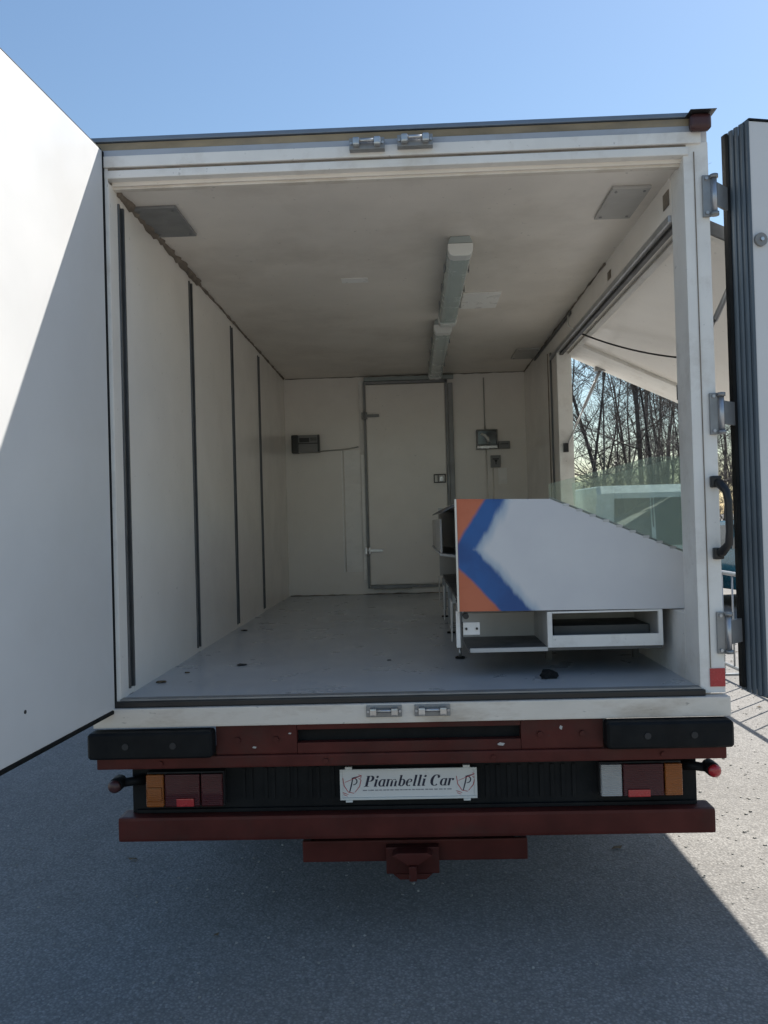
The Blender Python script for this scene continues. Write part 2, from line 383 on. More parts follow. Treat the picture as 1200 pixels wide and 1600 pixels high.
# front wall with inner door
part('front_wall', MB().box(-1.118, 1.141, L, L+.06, F-.02, ZC+.04), 'wall', T)
D0, D1, DZ0, DZ1 = -.335, .372, F+.085, F+1.825
fr = part('inner_door', MB().box(D0, D1-.02, L-.028, L-.004, DZ0, DZ1, .006), 'wall', T, 'plain cream inner door in the front wall')
b = MB(); b.box(D0-.022, D0-.004, L-.035, L-.002, DZ0-.03, DZ1+.028); b.box(D0-.0, D1+.0, L-.035, L-.002, DZ1+.006, DZ1+.028); b.box(D0, D1, L-.035, L-.002, DZ0-.03, DZ0-.008)
b.box(D1-.016, D1+.006, L-.035, L-.002, DZ0-.03, DZ1+.028)
part('door_seal', b, 'galv', fr)
part('jamb_strip', MB().box(D1+.008, D1+.05, L-.05, L-.002, DZ0+.06, DZ1-.005, .004), 'galv', fr)
part('lintel_strip', MB().box(D0-.01, D1+.06, L-.045, L-.002, DZ1+.032, DZ1+.066, .004), 'lampbody', fr)
part('threshold_strip', MB().box(D0+.03, D0+.36, L-.06, L-.036, DZ0-.036, DZ0-.004, .004), 'galv', fr)
part('frame_trim', MB().box(D0-.062, D0-.024, L-.02, L-.002, F+.1, DZ1+.04, .003), 'frame', fr)
for z, mm in ((F+1.555, 'galv'), (F+.382, 'steel')):
    h = MB(); h.box(D0-.02, D0+.115, L-.05, L-.0285, z-.012, z+.012, .003); h.box(D0-.04, D0+.012, L-.058, L-.036, z-.03, z+.03, .004)
    h.cyl((D0-.012, L-.06, z-.04), (D0-.012, L-.06, z+.04), .010, n=10)
    part('hinge', h, mm, fr)
h = MB(); x0, x1, z0, z1 = .238, .342, F+.955, F+1.03
for (a, b_, c, d) in ((x0, x1, z0, z0+.008), (x0, x1, z1-.008, z1), (x0, x0+.008, z0+.008, z1-.008), (x1-.008, x1, z0+.008, z1-.008), (x0+.035, x0+.042, z0+.008, z1-.008)):
    h.box(a, b_, L-.045, L-.0285, c, d)
part('pull_handle', h, 'black', fr)
part('latch_block', MB().box(x0+.05, x0+.085, L-.05, L-.0285, z0+.012, z1-.02, .004), 'steel', fr)
part('right_outer_wall', MB().box(1.10, 1.139, L+.061, L+1.35, F-.09, F+1.965), 'door', T)
part('nose_wall', MB().box(-1.077, 1.099, L+1.31, L+1.35, F-.09, F+1.965), 'door', T)
cabp = [(5.62, .42), (5.62, 2.28), (5.95, 2.36), (6.55, 2.28), (7.12, 1.35), (7.3, 1.22), (7.36, .45)]
cb = part('cab', MB().prism(cabp, 'x', -1.0, 1.02, .06), 'door', T)
part('windscreen', MB().prism([(6.66, 2.14), (6.69, 2.16), (7.14, 1.42), (7.11, 1.40)], 'x', -.85, .87), 'carglass', cb)
for s in (-1, 1): part('side_window', MB().prism([(6.0, 1.4), (6.0, 2.1), (6.52, 2.1), (6.95, 1.4)], 'x', .01+s*.999, .01+s*1.014), 'carglass', cb)
part('painted_reflection', MB().box(-.565, -.40, L-.003, L-.0005, F+.2, F+1.262), 'patch', T)  # bright reflection on the glossy wall, painted as a thin pale panel
part('worn_strip', MB().box(D0-.055, D0-.03, L-.0235, L-.0205, F+.13, F+1.22), 'patch', T)
part('painted_reflection', MB().box(.80, .875, L-.003, L-.0005, F+.93, F+1.07), 'patch', T)  # smaller pale panel, another reflection put in as colour
# fittings on the front wall
c = part('control_box', MB().box(-.97, -.745, L-.09, L-.001, F+1.25, F+1.40, .006), 'greyplas', T, 'grey and black control box on the front wall')
part('side_grip', MB().box(-.985, -.925, L-.105, L-.001, F+1.245, F+1.402, .012), 'black', c)
part('display_window', MB().box(-.915, -.83, L-.094, L-.091, F+1.337, F+1.375), 'black', c)
b = MB(); b.box(-.925, -.748, L-.094, L-.091, F+1.322, F+1.330); b.box(-.758, -.742, L-.096, L-.0905, F+1.252, F+1.40)
part('trim_band', b, 'black', c)
b = MB()
for z in (1.352, 1.368): b.box(-.82, -.765, L-.094, L-.0905, F+z, F+z+.006)
part('label_bar', b, 'black', c)
part('cable', MB().tube([(-.745, L-.012, F+1.262), (-.62, L-.012, F+1.268), (-.5, L-.012, F+1.275), (-.41, L-.012, F+1.29)], .006, 6), 'paleplate', c)
b = MB(); b.tube([(-.545, L-.006, F+1.27), (-.545, L-.006, F+.2)], .005, 6); 
part('conduit', b, 'wall', c)
e = part('emergency_light', MB().box(.615, .80, L-.06, L-.001, F+1.235, F+1.405, .01), 'greyplas', T, 'grey emergency light with a dark square cover')
part('cover', MB().box(.628, .788, L-.066, L-.061, F+1.272, F+1.392, .004), 'carglass', e)
ref = MB(); pts = [(.655, 1.365), (.685, 1.352), (.71, 1.325), (.72, 1.29)]
ref.tube([(x, L-.069, F+z) for x, z in pts], [.010, .014, .014, .012], 6); part('lamp_tube', ref, 'whiteplas', e)
part('lower_edge', MB().box(.62, .795, L-.068, L-.0605, F+1.238, F+1.262, .003), 'steel', e)
sw = part('switch_box', MB().box(.805, .905, L-.045, L-.001, F+1.235, F+1.30, .006), 'greyplas', T)
part('switch_slot', MB().box(.82, .89, L-.048, L-.0455, F+1.272, F+1.277), 'black', sw)
st = part('notice_plate', MB().box(.735, .822, L-.03, L-.001, F+1.075, F+1.18, .004), 'greyplas', T, 'small grey plate with a dark mark')
b = MB(); b.box(.752, .805, L-.033, L-.0305, F+1.143, F+1.152); b.prism([(.765, F+1.14), (.795, F+1.14), (.784, F+1.118), (.784, F+1.10), (.776, F+1.10), (.776, F+1.118)], 'y', L-.033, L-.0305)
part('dark_mark', b, 'black', st)
b = MB(); b.tube([(.694, L-.008, F+1.86), (.694, L-.008, F+1.41)], .006, 6); part('cable', b, 'paleplate', T)
b = MB(); b.tube([(.70, L-.008, F+1.235), (.70, L-.008, F+.3)], .007, 6); part('cable', b, 'wall', T)
b = MB(); b.tube([(.755, L-.008, F+1.07), (.755, L-.008, F+.3)], .007, 6); part('cable', b, 'wall', T)
# corner sealant, ragged
def ragged(p0, p1, n, r0, r1, seed):
    rnd = random.Random(seed); p0 = Vector(p0); p1 = Vector(p1); b = MB()
    pts = [p0.lerp(p1, k/n)+Vector((rnd.uniform(-1, 1), 0, rnd.uniform(-1, 1)))*.003 for k in range(n+1)]
    b.tube(pts, [rnd.uniform(r0, r1) for _ in pts], 6); return b
part('corner_sealant', ragged((XL+.002, .08, ZC-.002), (XL+.002, 1.25, ZC-.002), 34, .010, .030, 3), 'seam', T)
part('corner_sealant', ragged((XL+.002, 1.25, ZC-.002), (XL+.002, L-.02, ZC-.002), 60, .004, .013, 13), 'seam', T)
part('corner_sealant', ragged((XR-.002, 1.2, ZC-.002), (XR-.002, L-.02, ZC-.002), 50, .003, .008, 4), 'seam', T)
part('corner_sealant', ragged((XL+.01, L-.004, F+.002), (XR, L-.004, F+.002), 40, .003, .008, 5), 'seam', T)
part('corner_sealant', ragged((XL+.01, L-.004, ZC-.002), (XR, L-.004, ZC-.002), 40, .002, .005, 6), 'seam', T)
# corner plates on the ceiling
for (x0, x1, y0, y1) in ((-1.04, -.868, .23, .56), (.85, 1.0, .22, .55), (.86, 1.04, 3.25, 3.62)):
    p = part('corner_plate', MB().box(x0, x1, y0, y1, ZC-.012, ZC-.001, .002), 'galv' if x0 < 0 else 'paleplate', T)
    s_ = MB()
    for a in (x0+.02, x1-.02):
        for c_ in (y0+.03, y1-.03): s_.cyl((a, c_, ZC-.0125), (a, c_, ZC-.016), .006, n=8)
    part('screw', s_, 'galv', p)
part('roof_patch', MB().box(.36, .575, 1.66, 2.0, ZC-.007, ZC-.001, .002), 'patch', T, 'pale square patch on the ceiling')
part('roof_patch', MB().box(-.30, -.16, 1.30, 1.38, ZC-.004, ZC-.001, .001), 'patch', T)
# two ceiling lamps
for (x, y0, y1, w_, dp) in ((.288, .72, 2.10, .054, .085), (.268, 2.26, 3.98, .056, .085)):
    z1 = ZC-.001
    lb = part('ceiling_lamp', MB().prism([(x-w_*.8, z1), (x-w_*1.04, z1-.03), (x+w_*1.04, z1-.03), (x+w_*.8, z1)], 'y', y0, y1, .003), 'lampbody', T)
    prof = [(x-w_, z1-.031), (x-w_*.97, z1-dp*.75), (x-w_*.8, z1-dp*.95), (x-w_*.5, z1-dp), (x+w_*.5, z1-dp), (x+w_*.8, z1-dp*.95), (x+w_*.97, z1-dp*.75), (x+w_, z1-.031)]
    part('diffuser', MB().prism(prof, 'y', y0+.07, y1-.07), 'diffuser', lb)
    for (a, b_) in ((y0-.004, y0+.071), (y1-.071, y1+.004)):
        pr = [(x+(px_-x)*1.06, z1-(z1-pz_)*1.06) for px_, pz_ in prof]
        part('end_cap', MB().prism(pr, 'y', a, b_, .004), 'whiteplas', lb)
    cl = MB()
    for q in (.25, .5, .75):
        yy = y0+(y1-y0)*q; cl.box(x-w_-.008, x-w_-.002, yy-.015, yy+.015, z1-.06, z1-.02); cl.box(x+w_+.002, x+w_+.008, yy-.015, yy+.015, z1-.06, z1-.02)
    part('clip', cl, 'hinge', lb)
part('lamp_cable', MB().tube([(.285, 2.10, ZC-.04), (.287, 2.15, ZC-.025), (.28, 2.2, ZC-.03), (.27, 2.26, ZC-.04)], .008, 6), 'greyplas', T)

# right wall round the serving hatch
HY0, HY1, HZ0, HZ1 = .15, 2.62, F+.25, F+1.735
WT = 1.139
part('right_post', MB().box(XR, WT, .0, HY0, F-.02, F+1.965, .004), 'frame', T)
part('hatch_header', MB().box(XR, WT, HY0+.001, HY1, HZ1, F+1.965), 'wall', T)
part('hatch_sill_wall', MB().box(XR, WT, HY0+.001, HY1, F-.06, HZ0, .003), 'frame', T)
part('right_wall', MB().box(XR, WT, HY1+.001, L-.001, F-.06, F+1.965), 'wall', T)
part('hatch_jamb', MB().box(XR-.012, WT-.004, HY1-.03, HY1, HZ0+.001, HZ1-.001, .004), 'frame', T)
part('hatch_rail', MB().box(XR-.014, XR-.001, HY0+.0, HY1+.25, HZ1-.004, HZ1+.022, .003), 'alu', T)
part('hatch_seal', MB().box(XR+.006, XR+.03, HY0+.01, HY1-.032, HZ1-.022, HZ1-.006, .004), 'black', T)
b = MB(); b.box(XR-.010, XR-.001, 2.86, 2.89, F+.3, ZC-.12, .002); part('wall_joint', b, 'rail', T)
b = MB(); b.box(XR-.006, XR-.001, 3.0, 3.012, F+.1, ZC-.1); part('wall_joint', b, 'seam', T)
b = MB(); b.box(XR-.01, XR-.001, 2.1, 3.6, ZC-.035, ZC-.015, .002); part('cable_trunking', b, 'rail', T)
part('latch_hole', MB().box(XR-.004, XR-.001, 1.10, 1.16, F+1.80, F+1.84, .001), 'seam', T)
part('latch_hole', MB().box(XR-.004, XR-.001, .17, .24, F+1.805, F+1.865, .001), 'seam', T)
part('post_groove', MB().box(1.086, 1.089, -.003, .0, F+.07, F+1.93), 'seam', T)

# awning (hatch panel swung up), 25 degrees below level
Hx, Hz, sl_ = 1.118, HZ1-.012, math.atan(.471); La = 1.478
ax = Vector((cos(sl_), 0, -sin(sl_))); an = Vector((sin(sl_), 0, cos(sl_)))      # along, outward normal (up)
def aw(b):        # local: x along panel, y = truck y, z = normal
    return b.xform(Matrix(((ax.x, 0, an.x, Hx), (0, 1, 0, 0), (ax.z, 0, an.z, Hz), (0, 0, 0, 1))))
A = part('awning', aw(MB().box(.0, La, HY0+.02, HY1+.02, .012, .04, .003)), 'wall', T, 'white hatch panel swung up as an awning')
b = MB(); b.box(.0, La, HY0+.02, HY0+.05, -.005, .0115, .003); b.box(.0, La, 2.28, HY1+.02, -.008, .0115, .003)
b.box(La-.05, La, HY0+.051, 2.279, -.006, .0115, .003); b.box(0, .03, HY0+.051, 2.279, -.006, .0115, .003)
part('awning_frame', aw(b), 'frame', A)
b = MB(); b.box(-.002, La+.006, HY0+.008, HY0+.0195, -.003, .044, .002); b.box(-.002, La+.006, HY1+.0205, HY1+.03, -.003, .044, .002); b.box(La+.0005, La+.008, HY0+.02, HY1+.02, -.003, .044, .002)
part('edge_trim', aw(b), 'rail', A)
def awp(x, y, z): return (Hx+ax.x*x+an.x*z, y, Hz+ax.z*x+an.z*z)
for yy, ya in ((HY1-.045, HY1-.02), (HY0+.035, HY0+.03)):
    p1 = Vector(awp(.24, ya, -.02)); p0 = Vector((XR+.035, yy, F+1.095)); mid = p0.lerp(p1, .52)
    s_ = part('gas_strut', MB().cyl(mid, p1, .011, n=10), 'alu', A)
    part('rod', MB().cyl(p0, mid, .006, n=8), 'steel', s_)
    b = MB(); b.box(XR+.012, XR+.045, yy-.015, yy+.015, F+1.06, F+1.12, .005); part('foot_bracket', b, 'black', s_)
    b = MB(); q = awp(.24, ya, -.015); b.box(q[0]-.04, q[0]+.04, ya-.02, ya+.02, q[2]-.008, q[2]+.02, .004); part('head_bracket', b, 'galv', s_)
pts = []
p0 = Vector((XR+.02, 2.0, HZ1-.005)); p1 = Vector((1.62, 1.6, F+1.38))
p1 = Vector(awp(.60, 1.55, -.006))
for k in range(15):
    t = k/14; p = p0.lerp(p1, t); p.z -= .07*4*t*(1-t)*.5; pts.append(p)
part('strap', MB().tube(pts, .0055, 6), 'black', A)
b = MB(); b.tube([(XR-.012, 2.16, ZC-.03), (XR-.016, 2.14, ZC-.10), (XR-.012, 2.03, HZ1+.03), (XR+.02, 2.0, HZ1-.004)], .004, 6); part('strap_cord', b, 'whiteplas', A)

# rear frame: header
b = MB(); b.box(-1.105, 1.112, -.012, .03, F+1.958, F+2.0, .004); hd = part('rear_header', b, 'frame', T)
part('header_strip', MB().box(-1.104, 1.11, -.008, .011, F+2.001, F+2.022, .002), 'strip', hd)
part('weathered_strip', MB().box(-1.112, 1.12, -.004, .011, F+2.0225, F+2.05, .001), 'rust', hd)
part('roof_lip', MB().box(-1.128, 1.15, -.012, .06, F+2.053, F+2.069, .003), 'blue_alu', hd)
b = MB(); b.box(-1.075, 1.06, -.002, .03, F+1.949, F+1.957, .002); part('header_groove', b, 'seam', hd)
b = MB(); b.box(-1.075, 1.068, -.008, .04, F+1.918, F+1.9485, .006); part('header_lower_rail', b, 'frame', hd)
b = MB(); b.box(-1.072, 1.06, .041, .07, F+1.896, F+1.917, .003); part('header_inner_bead', b, 'sill', hd)
# left post
part('left_post', MB().box(-1.108, -1.052, -.006, -.001, F-.02, F+1.957, .001), 'frame', T)
# corner marker lamp
b = MB(); b.box(1.066, 1.14, -.05, -.013, F+1.992, F+2.05, .02, 3); smooth(part('corner_marker_lamp', b, 'maroon', T, 'faded maroon marker lamp at the top corner'))
b = MB(); b.box(1.058, 1.15, -.07, -.006, F+2.0505, F+2.0525); part('lamp_bracket', b, 'carblack', T)
# sill
sb = part('rear_sill', MB().box(-1.143, 1.143, -.035, .03, F-.096, F-.027, .005), 'sill', T)
part('floor_seal', MB().box(-1.066, 1.062, -.02, .028, F-.0265, F-.004, .004), 'black', sb)
part('floor_edge_strip', MB().box(-1.05, 1.05, -.012, .03, F-.0035, F+.003, .001), 'galv', sb)
# lock keepers
def keeper(x, z, up):
    k = part('lock_keeper', MB().box(x-.064, x+.064, -.042, -.0355 if not up else -.0125, z-.021, z+.021, .018 if False else .003), 'hinge', T)
    b = MB()
    for s in (-1, 1):
        b.box(x+s*.038-.012, x+s*.038+.012, -.068, -.0425, z-.014, z+.014, .006)
    part('lug', b, 'steel', k)
    part('keeper_bar', MB().cyl((x-.036, -.058, z+.004), (x+.036, -.058, z+.004), .006, n=8), 'steel', k)
    b = MB()
    for s in (-1, 1): b.cyl((x+s*.057, -.0425, z), (x+s*.057, -.048, z), .005, n=8)
    part('bolt', b, 'alu', k)
keeper(-.091, F+1.993, True); keeper(.083, F+1.998, True); keeper(-.086, F-.040-.012, False); keeper(.087, F-.040-.012, False)
# red and white marker on the post
part('reflective_mark', MB().box(1.084, 1.1375, -.005, -.0005, F+.003, F+.068, .001), 'reflector', T)

# left rear door, opened 94 degrees
a_ = radians(4); dd = Vector((-sin(a_), -cos(a_), 0)); nn = Vector((cos(a_), -sin(a_), 0)); O = Vector((-1.067, -.012, 0))
def ld(b): # local x along door from hinge, y = outward depth (away from inner face), z
    return b.xform(Matrix(((dd.x, -nn.x, 0, O.x), (dd.y, -nn.y, 0, O.y), (0, 0, 1, 0), (0, 0, 0, 1))))
z0, z1 = F-.03, F+2.018
LD = part('rear_door', ld(MB().box(.006, 1.08, .0, .06, z0, z1, .003)), 'door', T, 'white rear door swung open beside the cargo opening')
part('bottom_seal', ld(MB().box(-.0, 1.085, -.004, .055, z0-.014, z0-.001, .003)), 'rubber', LD)
part('top_seal', ld(MB().box(-.0, 1.085, .004, .058, z1+.001, z1+.009, .003)), 'rubber', LD)
part('hinge_seal', ld(MB().box(-.008, .005, -.003, .05, z0, z1, .003)), 'rubber', LD)
part('screw_hole', ld(MB().cyl((.62, .0005, F+.10), (.62, -.002, F+.10), .006, n=8)), 'black', LD)
# right rear door, folded back past 180 degrees
a_ = radians(13); dd2 = Vector((cos(a_), sin(a_), 0)); nb = Vector((-sin(a_), cos(a_), 0)); O2 = Vector((1.284, -.01, 0))
def rd(b): return b.xform(Matrix(((dd2.x, nb.x, 0, O2.x), (dd2.y, nb.y, 0, O2.y), (0, 0, 1, 0), (0, 0, 0, 1))))
RD = part('rear_door', rd(MB().box(.0, 1.05, .0, .06, F-.03, F+2.03, .003)), 'door', T, 'white rear door folded right back with its ribbed seal showing')
# stepped ribbed gasket along the hinge edge
tw = [(.0, .0), (-.012, .014), (-.024, .028), (-.035, .042), (-.046, .056)]
for k in range(len(tw)-1):
    (xa, ya), (xb, yb) = tw[k], tw[k+1]
    b = MB(); zt = F+2.032-.006*k; zb = F-.038+.004*k
    b.prism([(xa, ya), (xa-.004, ya-.004), (xb+.002, ya+.002), (xb, yb), (xb+.012, yb+.012), (xa+.002, yb)], 'z', zb, zt, .002)
    part('seal_rib', rd(b), 'seal', RD)
part('seal_lip', rd(MB().prism([(-.046, .056), (-.050, .052), (-.057, .062), (-.057, .085), (-.046, .085)], 'z', F-.01, F+2.008, .003)), 'rubber', RD)
part('outer_edge', rd(MB().box(-.046, .0, .061, .085, F-.02, F+2.005)), 'seal', RD)
part('top_seal', rd(MB().box(-.002, 1.055, -.003, .055, F+2.0305, F+2.04, .003)), 'rubber', RD)
part('bottom_seal', rd(MB().box(-.002, 1.055, -.003, .055, F-.042, F-.0305, .003)), 'rubber', RD)
bf = part('buffer_pad', rd(MB().cyl((.028, -.0005, F+1.60), (.028, -.012, F+1.60), .024, n=16)), 'greyplas', RD)
part('bolt', rd(MB().cyl((.028, -.0125, F+1.60), (.028, -.018, F+1.60), .007, n=8)), 'steel', bf)
# hinges of the right door
for zc in (1.765, .98, .195):
    z = F+zc; x = 1.120+.004*(0)
    h = part('door_hinge', MB().box(1.112, 1.1425, -.012, -.001, z-.075, z+.075, .003), 'hinge', T)
    part('knuckle', MB().cyl((1.151, -.016, z-.06), (1.151, -.016, z+.06), .010, n=12), 'alu', h)
    b = MB(); b.cyl((1.151, -.016, z-.074), (1.151, -.016, z-.061), .015, n=12); b.cyl((1.151, -.016, z+.061), (1.151, -.016, z+.074), .015, n=12); part('pin_head', b, 'hinge', h)
    b = MB(); b.prism([(1.16, -.022), (1.16, -.008), (1.226, .058), (1.234, .050)], 'z', z-.04, z+.045, .002); part('strap', b, 'hinge', h)
    b = MB()
    for dz in (-.062, .062): b.cyl((1.125, -.0125, z+dz), (1.125, -.018, z+dz), .006, n=6)
    part('bolt', b, 'alu', h)
# grab handle
gx = 1.128
b = MB(); pts = [(gx-.006, -.012, F+.735), (gx, -.035, F+.728), (gx+.013, -.062, F+.70), (gx+.017, -.068, F+.66), (gx+.018, -.068, F+.56), (gx+.016, -.064, F+.515), (gx+.002, -.035, F+.485), (gx-.004, -.012, F+.478)]
b.tube(pts, [.015, .017, .014, .013, .013, .014, .017, .015], 10)
gh = part('grab_handle', b, 'black', T, 'black grab handle on the rear post')
b = MB(); b.box(gx-.024, gx+.012, -.03, -.001, F+.715, F+.757, .008); b.box(gx-.022, gx+.012, -.03, -.001, F+.458, F+.50, .008); part('handle_foot', b, 'black', gh)

# bumper, lamps, underrun bar
bb = part('bumper_beam', MB().box(-1.135, 1.125, -.03, .12, F-.247, F-.204, .006), 'red', T)
b = MB(); b.box(-.70, -.405, -.018, .02, F-.2035, F-.097, .004); b.box(.402, .695, -.018, .02, F-.2035, F-.097, .004); b.box(-.404, .401, -.018, .02, F-.2035, F-.165, .003); b.box(-.404, .401, -.018, .02, F-.118, F-.097, .003)
part('cross_member', b, 'red', bb); part('slot_back', MB().box(-.7, .69, .021, .05, F-.2, F-.1), 'chassis', bb)
b = MB()
for x in (-.62, -.48, .47, .62):
    b.cyl((x, -.0185, F-.15), (x, -.027, F-.15), .011, n=6)
for x in (-.9, -.3, .3, .9): b.cyl((x, -.0305, F-.226), (x, -.038, F-.226), .009, n=6)
part('bolt', b, 'red', bb)
for x, z, sx_, sz_ in ((.33, -.183, .014, .006), (-.56, -.178, .008, .004), (.545, -.128, .006, .008), (-.43, -.13, .006, .003)):
    part('paint_chip', MB().prism([(x-sx_, F+z), (x-sx_*.3, F+z+sz_), (x+sx_, F+z+sz_*.4), (x+sx_*.5, F+z-sz_), (x-sx_*.6, F+z-sz_*.7)], 'y', -.0195, -.0181), 'paleplate', bb)
for x0, x1, zt, zb in ((-1.152, -.701, -.104, -.2), (.696, 1.138, -.101, -.197)):
    smooth_b = part('rubber_buffer', MB().box(x0, x1, -.078, -.002, F+zb, F+zt, .022, 3), 'rubber', T)
    b = MB(); b.cyl((x0+.14, -.0785, F+(zb+zt)/2), (x0+.14, -.081, F+(zb+zt)/2), .012, n=10); b.cyl((x1-.14, -.0785, F+(zb+zt)/2), (x1-.14, -.081, F+(zb+zt)/2), .012, n=10)
    part('bolt', b, 'carblack', smooth_b)
part('lamp_panel', MB().box(-1.05, 1.058, .10, .13, F-.455, F-.25, .004), 'chassis', T)
b = MB(); b.box(-1.03, 1.05, .085, .0995, F-.445, F-.432, .002); part('panel_lip', b, 'chassis', T)
for k in range(14):
    x = -.66+k*.028
    if k % 3: part('panel_rib', MB().box(x, x+.012, .094, .0995, F-.40, F-.285), 'chassis', T)
for k in range(9):
    x = .28+k*.04
    part('panel_rib', MB().box(x, x+.014, .094, .0995, F-.41, F-.29), 'chassis', T)
def lamp(x0, cols, zt, zb):
    tot = sum(c[0] for c in cols)
    body = part('tail_lamp', MB().box(x0, x0+tot, .062, .0995, zb, zt, .005), 'carblack', T, 'tail lamp cluster with amber, red and clear lenses' if len(cols) == 3 else None)
    x = x0
    for wd, m_, nm in cols:
        part(nm, MB().box(x+.002, x+wd-.002, .040, .0615, zb+.004, zt-.004, .007, 3), m_, body); x += wd
    return body
rl = lamp(.693, [(.080, 'clearlens', 'reversing_lens'), (.151, 'redlens', 'red_lens'), (.067, 'amber', 'amber_lens')], F-.278, F-.402)
part('reflector_strip', MB().box(.79, .87, .032, .0395, F-.398, F-.372, .003), 'reflector', rl)
ll = lamp(-.982, [(.07, 'amber', 'amber_lens'), (.135, 'redlens', 'red_lens'), (.085, 'redlens', 'red_lens')], F-.285, F-.412)
part('reflector_strip', MB().box(-.865, -.80, .032, .0395, F-.405, F-.376, .003), 'reflector', ll)
part('amber_reflector', MB().box(-.975, -.92, .034, .0395, F-.385, F-.335, .004), 'amber', ll)
for s, x in ((-1, -1.085), (1, 1.092)):
    zc = F-.300 if s > 0 else F-.318
    b = MB(); b.tube([(x-s*.085, .09, zc), (x-s*.05, .07, zc), (x-s*.02, .05, zc)], [.02, .017, .016], 8)
    ml = part('side_marker', b, 'rubber', T, 'small round red marker lamp on a stubby arm')
    b = MB(); b.tube([(x, .078, zc), (x, .07, zc), (x, .02, zc), (x, .008, zc)], [.02, .026, .026, .025], 14); part('lamp_body', b, 'rubber', ml)
    b = MB(); b.tube([(x, .0075, zc), (x, -.001, zc), (x, -.008, zc)], [.024, .022, .010], 14); smooth(part('lens', b, 'reflector' if s > 0 else 'maroon', ml))
ub = part('underrun_bar', MB().box(-1.088, 1.104, .04, .14, F-.536, F-.446, .012), 'red', T, 'dark red underrun bar below the lamps')
b = MB()
for x in (-.62, .6): b.box(x-.03, x+.03, .141, .25, F-.5, F-.26, .004)
part('bar_bracket', b, 'red', ub)
tb = part('tow_beam', MB().box(-.42, .437, .16, .26, F-.668, F-.588, .006), 'red', T)
b = MB()
for x in (-.40, .40): b.box(x-.012, x+.012, .17, .25, F-.5875, F-.5)
part('beam_bracket', b, 'chassis', tb)
b = MB(); b.box(-.10, .10, .12, .1595, F-.70, F-.60, .006); b.prism([(-.075, F-.7005), (.075, F-.7005), (.05, F-.722), (-.05, F-.722)], 'y', .12, .1595, .004)
hp = part('hitch_plate', b, 'red', tb)
b = MB(); b.prism([(-.075, F-.61), (-.02, F-.645), (.02, F-.645), (.075, F-.61), (.055, F-.60), (-.055, F-.60)], 'y', .06, .1195, .004); b.box(-.014, .014, .05, .1195, F-.70, F-.646, .004); part('hitch_jaw', b, 'red', hp)
# chassis below the floor and rear wheels
b = MB(); b.box(-.46, -.38, .15, 6.6, F-.33, F-.11, .006); b.box(.38, .46, .15, 6.6, F-.33, F-.11, .006)
for y in (.9, 1.8, 2.7, 3.6): b.box(-.379, .379, y, y+.08, F-.3, F-.15)
part('frame_rail', b, 'chassis', T)
part('sub_floor', MB().box(-1.1, 1.12, .031, L+.1, F-.095, F-.061), 'chassis', T)
b = MB(); b.cyl((-.75, 1.75, .41), (.75, 1.75, .41), .06); b.tube([(-.16, 1.75, .41), (-.1, 1.75, .41), (.1, 1.75, .41), (.16, 1.75, .41)], [.06, .16, .16, .06], 14); part('rear_axle', b, 'chassis', T)
for x, wy in ((-.93, 1.75), (-.69, 1.75), (.69, 1.75), (.93, 1.75), (-.88, 6.3), (.9, 6.3)):
    b = MB(); hwd = .10; prof = [(-hwd*.8, .24), (-hwd, .30), (-hwd, .35), (-hwd*.8, .405), (0, .412), (hwd*.8, .405), (hwd, .35), (hwd, .30), (hwd*.8, .24)]
    n = 28; rings = [[b.bm.verts.new((x+px, wy+r*cos(2*pi*k/n), .414+r*sin(2*pi*k/n))) for k in range(n)] for px, r in prof]
    for ra, rb in zip(rings, rings[1:]):
        for k in range(n): b.bm.faces.new((ra[k], ra[(k+1) % n], rb[(k+1) % n], rb[k])).smooth = True
    wl = part('truck_wheel', b, 'tyre', T)
    part('rim', MB().cyl((x-.05, wy, .414), (x+.05, wy, .414), .238, n=24), 'rim', wl)

# number plate board
px0, px1, pz0, pz1, py = -.258, .243, F-.400, F-.291, .07
NP = part('name_plate', MB().box(px0, px1, py, py+.012, pz0, pz1, .003), 'plate', T, 'white plate reading Piambelli Car')
b = MB(); e = .006
b.box(px0-.003, px1+.003, py-.006, py-.0005, pz1-e, pz1+.002, .001); b.box(px0-.003, px1+.003, py-.006, py-.0005, pz0-.002, pz0+e, .001)
b.box(px0-.003, px0+e, py-.0055, py-.0004, pz0+e+.0005, pz1-e-.0005); b.box(px1-e, px1+.003, py-.0055, py-.0004, pz0+e+.0005, pz1-e-.0005)
part('plate_rim', b, 'whiteplas', NP)
for x in (px0+.03, px1-.035):
    part('plate_clip', MB().box(x-.013, x+.013, py-.008, py+.008, pz1+.0025, pz1+.012, .002), 'whiteplas', NP)
    part('plate_clip', MB().box(x-.013, x+.013, py-.008, py+.008, pz0-.010, pz0-.0025, .002), 'whiteplas', NP)
